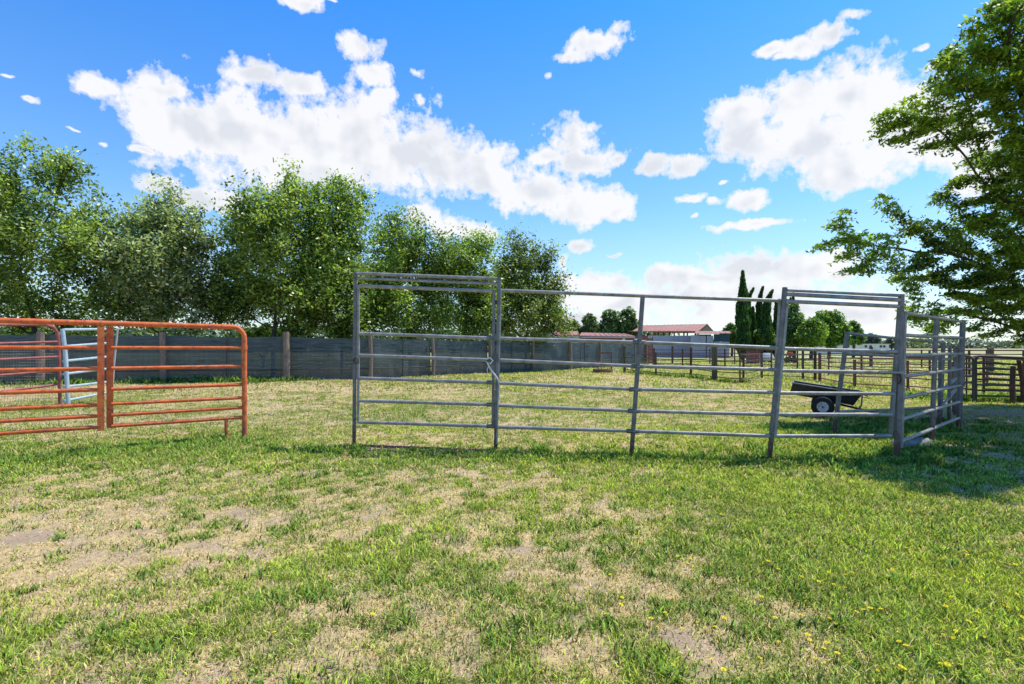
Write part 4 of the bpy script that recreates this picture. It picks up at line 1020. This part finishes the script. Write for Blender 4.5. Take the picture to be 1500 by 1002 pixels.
mb.add(ti+bi, [(0, 1, 5, 4), (1, 2, 6, 5), (2, 3, 7, 6), (3, 0, 4, 7), (4, 5, 6, 7)])
mb.build('tub', M['black'], cart)
MB().tube(top+[top[0]], .014, 8).build('rim', M['galv_post'], cart)
ws_ = at(1205, 592.5, CY); wc_ = Vector((ws_.x, CY, .205))
for s, yy in ((0, -.40), (1, .42)):
    c = wc_+uy*yy
    wheel = MB().lathe(c, [(.1, -.055), (.165, -.06), (.195, -.045), (.205, -.015), (.205, .015), (.195, .045), (.165, .06), (.11, .055), (.11, -.055)], uy, 28).build('wheel', M['rubber'], cart)
    MB().lathe(c, [(.0, -.045), (.03, -.05), (.035, -.035), (.075, -.03), (.09, -.058), (.1, -.058), (.108, -.05), (.108, .05), (.0, .045)], uy, 24).build('hub', M['hub'], wheel)
    MB().lathe(c-uy*.056, [(0, -.006), (.018, -.004), (.018, .02)], uy, 12).build('axle_cap', M['rust'], wheel)
MB().beam(wc_-uy*.38, wc_+uy*.4, .03, .03).build('axle', M['black'], cart)
for yy in (-.25, .25):
    MB().beam(wc_+uy*yy, cl(-.06, yy, -hh/2), .03, .03).build('bracket', M['black'], cart)
MB().tube([cl(.0, 0, -hh/2-.02), cl(.55, 0, -.2), tuple(cl(.98, 0, -.24))], .022, 8).build('tow_bar', M['black'], cart)
MB().tube([cl(Lt/2, -Wt/2+.05, hh/2-.02), cl(Lt/2+.02, -Wt/2+.1, -.1), cl(Lt/2-.03, -Wt/2+.12, -.22)], .015, 6).build('handle', M['wood'], cart)
bp = thing('brush_pile', 'dry brown brush lying in the low end of the black cart', 'brush', cl(.35, 0, 0))
mb = MB()
for _ in range(70):
    p = cl(random.uniform(.0, .6), random.uniform(-.33, .33), random.uniform(-.02, .1)); q = p+ux*random.uniform(-.2, .22)+uy*random.uniform(-.15, .15)+uz*random.uniform(-.02, .08)
    mb.tube([p, (p+q)/2+Vector((0, 0, random.uniform(0, .04))), q], random.uniform(.004, .01), 5)
mb.build('sticks', M['bark'], bp)

# ------------------------------------------------------------------ rusty feeder and small yard things
fY = 28.0; fc = at(883, 545, fY)
fd = thing('hay_feeder', 'rusty red hay feeder with upright frame in the middle of the far paddock', 'feeder', (fc.x, fY, 0))
MB().lathe((fc.x, fY, 0), [(.50, .0), (.53, .03), (.54, .17), (.525, .18), (.51, .17), (.49, .02)], 'z', 26).build('ring', M['rustred'], fd)
for k in range(10):
    a = 2*math.pi*k/10; MB().tube([(fc.x+.5*math.cos(a), fY+.5*math.sin(a), .2), (fc.x+.42*math.cos(a), fY+.42*math.sin(a), .55)], .012, 5).build('bar', M['rust'], fd)
MB().lathe((fc.x, fY, .55), [(.40, 0), (.43, 0), (.43, .03), (.40, .03), (.40, 0)], 'z', 24).build('upper_ring', M['rustred'], fd)
for px in (876, 896):
    p = at(px, 520, fY); MB().tube([(p.x, fY, .05), (p.x, fY, 1.07)], .03, 7).build('upright', M['rustred'], fd)
MB().beam(at(875, 517, fY), at(897, 517, fY), .05, .09).build('top_bar', M['rustred'], fd)
ng = thing('narrow_gate', 'narrow rusty gate frame leaning against the screened fence by the thick post', 'gate', (at(846, 537, 34).x, 34, 0))
for px in (842, 850):
    p = at(px, 520, 33); MB().tube([(p.x, 33, 0), (p.x, 33, 1.5)], .02, 7).build('upright', M['rust'], ng)
for z in (.3, .7, 1.1, 1.5):
    MB().tube([(at(842, 0, 33).x, 33, z), (at(850, 0, 33).x, 33, z)], .016, 6).build('rung', M['rustred'], ng)
rg = thing('board_gate', 'tall narrow red board gate at the right end of the screened fence', 'gate', (at(948, 533, 42).x, 42.3, 0))
for k in range(11):
    MB().box((at(948, 533, 42.3).x, 42.3, .12+k*.19), .78, .035, .165).build('board', M['redwall'], rg)
for s in (-1, 1): MB().tube([(at(948, 533, 42.3).x+s*.45, 42.3, -.1), (at(948, 533, 42.3).x+s*.45, 42.3, 2.2)], .05, 8).build('gate_post', M['rustred'], rg)

fb = thing('feed_bin', 'maroon metal feed bin standing beyond the paddock below the cypresses', 'bin', (at(1103, 533, 42).x, 42, 0))
bx_ = at(1103, 533, 42).x
MB().box((bx_, 42, .52), .8, .7, .95, bevel=.04).build('body', M['maroon'], fb); MB().box((bx_, 42, 1.03), .9, .8, .06, bevel=.03).build('lid', M['maroon'], fb)
for sx in (-.34, .34):
    for sy in (-.28, .28): MB().tube([(bx_+sx, 42+sy, -.02), (bx_+sx, 42+sy, .06)], .03, 8).build('leg', M['rust'], fb)
wt = thing('water_tank', 'white water tank lying beyond the paddock right of the maroon bin', 'tank', (at(1123, 530, 47).x, 47, 0)); x_ = at(1123, 530, 47).x
vs = MB(); n_ = 20
prof = [(0, -.55), (.25, -.53), (.36, -.42), (.38, 0), (.36, .42), (.25, .53), (0, .55)]
V_ = []
for r, h in prof:
    for k in range(n_):
        a = 2*math.pi*k/n_; V_.append((x_+h, 47+r*math.cos(a), .45+r*math.sin(a)))
vs.add(V_, [(i*n_+k, i*n_+(k+1) % n_, (i+1)*n_+(k+1) % n_, (i+1)*n_+k) for i in range(6) for k in range(n_)], True); vs.build('body', M['white'], wt)
for s in (-.3, .3): MB().box((x_+s, 47, .06), .08, .6, .14).build('cradle', M['rust'], wt)
MB().lathe((x_, 47, .82), [(.0, .05), (.09, .05), (.09, -.01)], 'z', 14).build('cap', M['shade'], wt)
tw = thing('mower_deck', 'orange red tow behind implement with black tyre behind the right gate post', 'implement', (at(1155, 531, 44).x, 44, 0)); x_ = at(1155, 531, 44).x
MB().box((x_, 44, .72), .95, .6, .16, bevel=.04).build('deck', M['orange'], tw); MB().box((x_+.1, 44, .88), .4, .3, .18, bevel=.03).build('engine_box', M['orange'], tw)
for sx in (-.25, .3): 
    q = MB().lathe((x_+sx, 43.7, .28), [(.1, -.07), (.24, -.07), (.28, -.03), (.28, .03), (.24, .07), (.1, .07)], 'y', 18).build('wheel', M['rubber'], tw)
    MB().lathe((x_+sx, 43.68, .28), [(0, -.04), (.1, -.05), (.1, .04)], 'y', 14).build('hub', M['rust'], q)
MB().beam((x_+.2, 44, .62), (x_+.9, 44, .3), .05, .05).build('tow_bar', M['rust'], tw)
for sx in (-.25, .3): MB().beam((x_+sx, 43.78, .28), (x_+sx, 43.85, .66), .04, .04).build('strut', M['rust'], tw)

# ------------------------------------------------------------------ buildings
def ribbed_roof(par, corners, name='roof', mat='roofred', thick=.1, rib=.6):
    """corners: eave-left, eave-right, ridge-right, ridge-left"""
    a, b, c, d = [Vector(q) for q in corners]; n = (b-a).cross(d-a).normalized()
    if n.z < 0: n = -n
    mb = MB(); up = n*thick
    mb.add([a, b, c, d, a+up, b+up, c+up, d+up], [(0, 3, 2, 1), (4, 5, 6, 7), (0, 1, 5, 4), (1, 2, 6, 5), (2, 3, 7, 6), (3, 0, 4, 7)])
    k = max(2, int((b-a).length/rib))
    for i in range(k+1):
        t = i/k; p, q = a.lerp(b, t)+up, d.lerp(c, t)+up
        mb.beam(p+n*.02, q+n*.02, .07, .05, up=n)
    return mb.build(name, M[mat], par)
def siding(par, x0, x1, y, z0, z1, mat, name='wall', rib=.3, th=.1):
    mb = MB().box(((x0+x1)/2, y, (z0+z1)/2), x1-x0, th, z1-z0)
    k = int((x1-x0)/rib)
    for i in range(1, k): mb.box((x0+(x1-x0)*i/k, y-th/2-.012, (z0+z1)/2), .05, .03, z1-z0-.01)
    return mb.build(name, M[mat], par)
def X(px, Y): return (px-750)/F*Y
def Z(py, Y): return H+(HZ-py)/F*Y
BY = 70.
barn = thing('barn', 'open sided barn with pink red metal gable roof and grey metal walls', 'barn', (X(985, BY), BY, 0))
x0, x1 = X(926.5, BY), X(1023, BY); ze, zr = Z(486, BY), Z(477, BY)
xr0, xr1 = X(942, BY), X(1036, BY); yb = BY+7
# gable barn: eave in front, ridge behind, eave at the back (roof skewed in plan because the barn stands at an angle)
rdg0 = (X(942, BY+3.6), BY+3.6, Z(477.5, BY+3.6)); rdg1 = (X(1035.5, BY+3.6), BY+3.6, Z(475.5, BY+3.6))
ribbed_roof(barn, [(x0, BY, ze), (x1, BY, ze), rdg1, rdg0])
sx_ = rdg1[0]*2-x1; sx0 = rdg0[0]*2-x0
ribbed_roof(barn, [(sx0, BY+7.2, ze), (sx_, BY+7.2, ze), rdg1, rdg0])
MB().add([(x1-.02, BY+.05, ze-.02), (sx_-.1, BY+7.1, ze-.02), (rdg1[0]-.05, rdg1[1], rdg1[2]-.05)], [(0, 1, 2)]).build('gable', M['greenwood'], barn)
siding(barn, X(950, BY), x1-.1, BY+.3, 0, Z(491.5, BY), 'greywall')
siding(barn, X(927, BY), X(950, BY)-.05, BY+.3, 0, Z(492, BY), 'redwall')
for px in (928, 940, 952, 966, 983, 1004, 1021):
    MB().beam((X(px, BY), BY+.6, 0), (X(px, BY), BY+.6, ze+.05), .16, .16).build('column', M['rust'], barn)
    MB().beam((X(px, BY)+2.6, BY+6.8, 0), (X(px, BY)+2.6, BY+6.8, ze+.05), .16, .16).build('column', M['rust'], barn)
lt = thing('lean_to_shed', 'lean to shed with dark teal end wall and pale sliding doors against the barn', 'shed', (X(1045, 66), 66, 0))
ribbed_roof(lt, [(X(1018, 66), 66, Z(488.8, 66)), (X(1071, 66), 66, Z(488.8, 66)), (X(1069, 69), 69.2, Z(485.8, 69)), (X(1020, 69), 69.2, Z(485.8, 69))], thick=.07)
siding(lt, X(1047, 66), X(1070, 66), 66.3, Z(500.5, 66), Z(489.3, 66), 'teal')
siding(lt, X(1047, 66), X(1070, 66), 66.35, 0, Z(500.8, 66), 'greywall', 'base_wall')
MB().box(((X(1022, 66)+X(1047, 66))/2, 67.2, Z(489.5, 66)/2), X(1047, 66)-X(1022, 66), .1, Z(489.6, 66)).build('back_wall', M['shade'], lt)
for a, b in ((1025, 1036), (1037, 1047)):
    siding(lt, X(a, 66), X(b, 66)-.05, 66.4, 0, Z(491.5, 66), 'greywall', 'door', .25, .06)
siding(lt, X(1013, 66), X(1024, 66), 66.2, 0, Z(491, 66), 'greywall', 'wall')
# low sheds
SY = 60.
ls = thing('low_shed', 'long low shed with faded red roof and red boards, left of the barn', 'shed', (X(885, SY), SY, 0))
ribbed_roof(ls, [(X(849, SY), SY, Z(492.5, SY)), (X(930, SY), SY, Z(493.5, SY)), (X(914, SY+3), SY+3.2, Z(489.5, SY+3)), (X(853, SY+3), SY+3.2, Z(488, SY+3))], thick=.08)
MB().box(((X(849, SY)+X(930, SY))/2, SY-.02, Z(494, SY)), X(930, SY)-X(849, SY), .08, .16).build('fascia', M['greywall'], ls)
siding(ls, X(850, SY), X(929, SY), SY+.4, 0, Z(494.7, SY), 'redwall')
for px in (922, 940): MB().box((X(px, SY)-.6, SY+.3, Z(499, SY)), .35, .06, .5).build('window', M['white'], ls)
ls2 = thing('low_shed', 'pale roofed low shed partly hidden behind the rounded tree, furthest left of the sheds', 'shed', (X(828, 58), 58, 0))
ribbed_roof(ls2, [(X(808, 58), 58, Z(491, 58)), (X(849, 58)-.1, 58, Z(491.5, 58)), (X(846, 61), 61.2, Z(486, 61)), (X(811, 61), 61.2, Z(485.5, 61))], thick=.08)
siding(ls2, X(808, 58), X(848, 58), 58.3, 0, Z(491.5, 58), 'greywall')
siding(ls2, X(803, 58), X(808, 58)-.03, 58.3, 0, Z(484, 58), 'greywall', 'end_wall')
lw = thing('long_building', 'long low cream building with small dark windows below the green trees', 'building', (X(1245, 95), 95, 0))
wl = siding(lw, X(1190, 95), X(1302, 95), 95, 0, Z(504.6, 95), 'whitewall', rib=1.2)
MB().box(((X(1190, 95)+X(1302, 95))/2, 95.6, Z(504.3, 95)+.02), X(1302, 95)-X(1190, 95)+.4, 1.6, .12).build('roof', M['whitewall'], lw)
for px in (1220, 1242, 1250, 1268, 1275, 1290, 1295):
    o = MB().box((X(px, 95), 94.93, Z(507.5, 95)), .42, .06, .4).build('window', M['shade'], lw)
yd = MB(); 
yd.add([(X(955, 75), 62, .004), (X(1090, 62), 62, .004), (X(1090, 62)+6, 92, .004), (X(955, 75), 92, .004)], [(0, 1, 2, 3)])
tag(yd.build('gravel_yard', M['stone']), kind='structure')

scene.view_settings.view_transform = 'Standard'; scene.view_settings.look = 'None'; scene.view_settings.exposure = 0; scene.view_settings.gamma = 1
scene.cycles.max_bounces = 6; scene.cycles.diffuse_bounces = 3; scene.cycles.glossy_bounces = 2; scene.cycles.transparent_max_bounces = 8; scene.cycles.transmission_bounces = 4
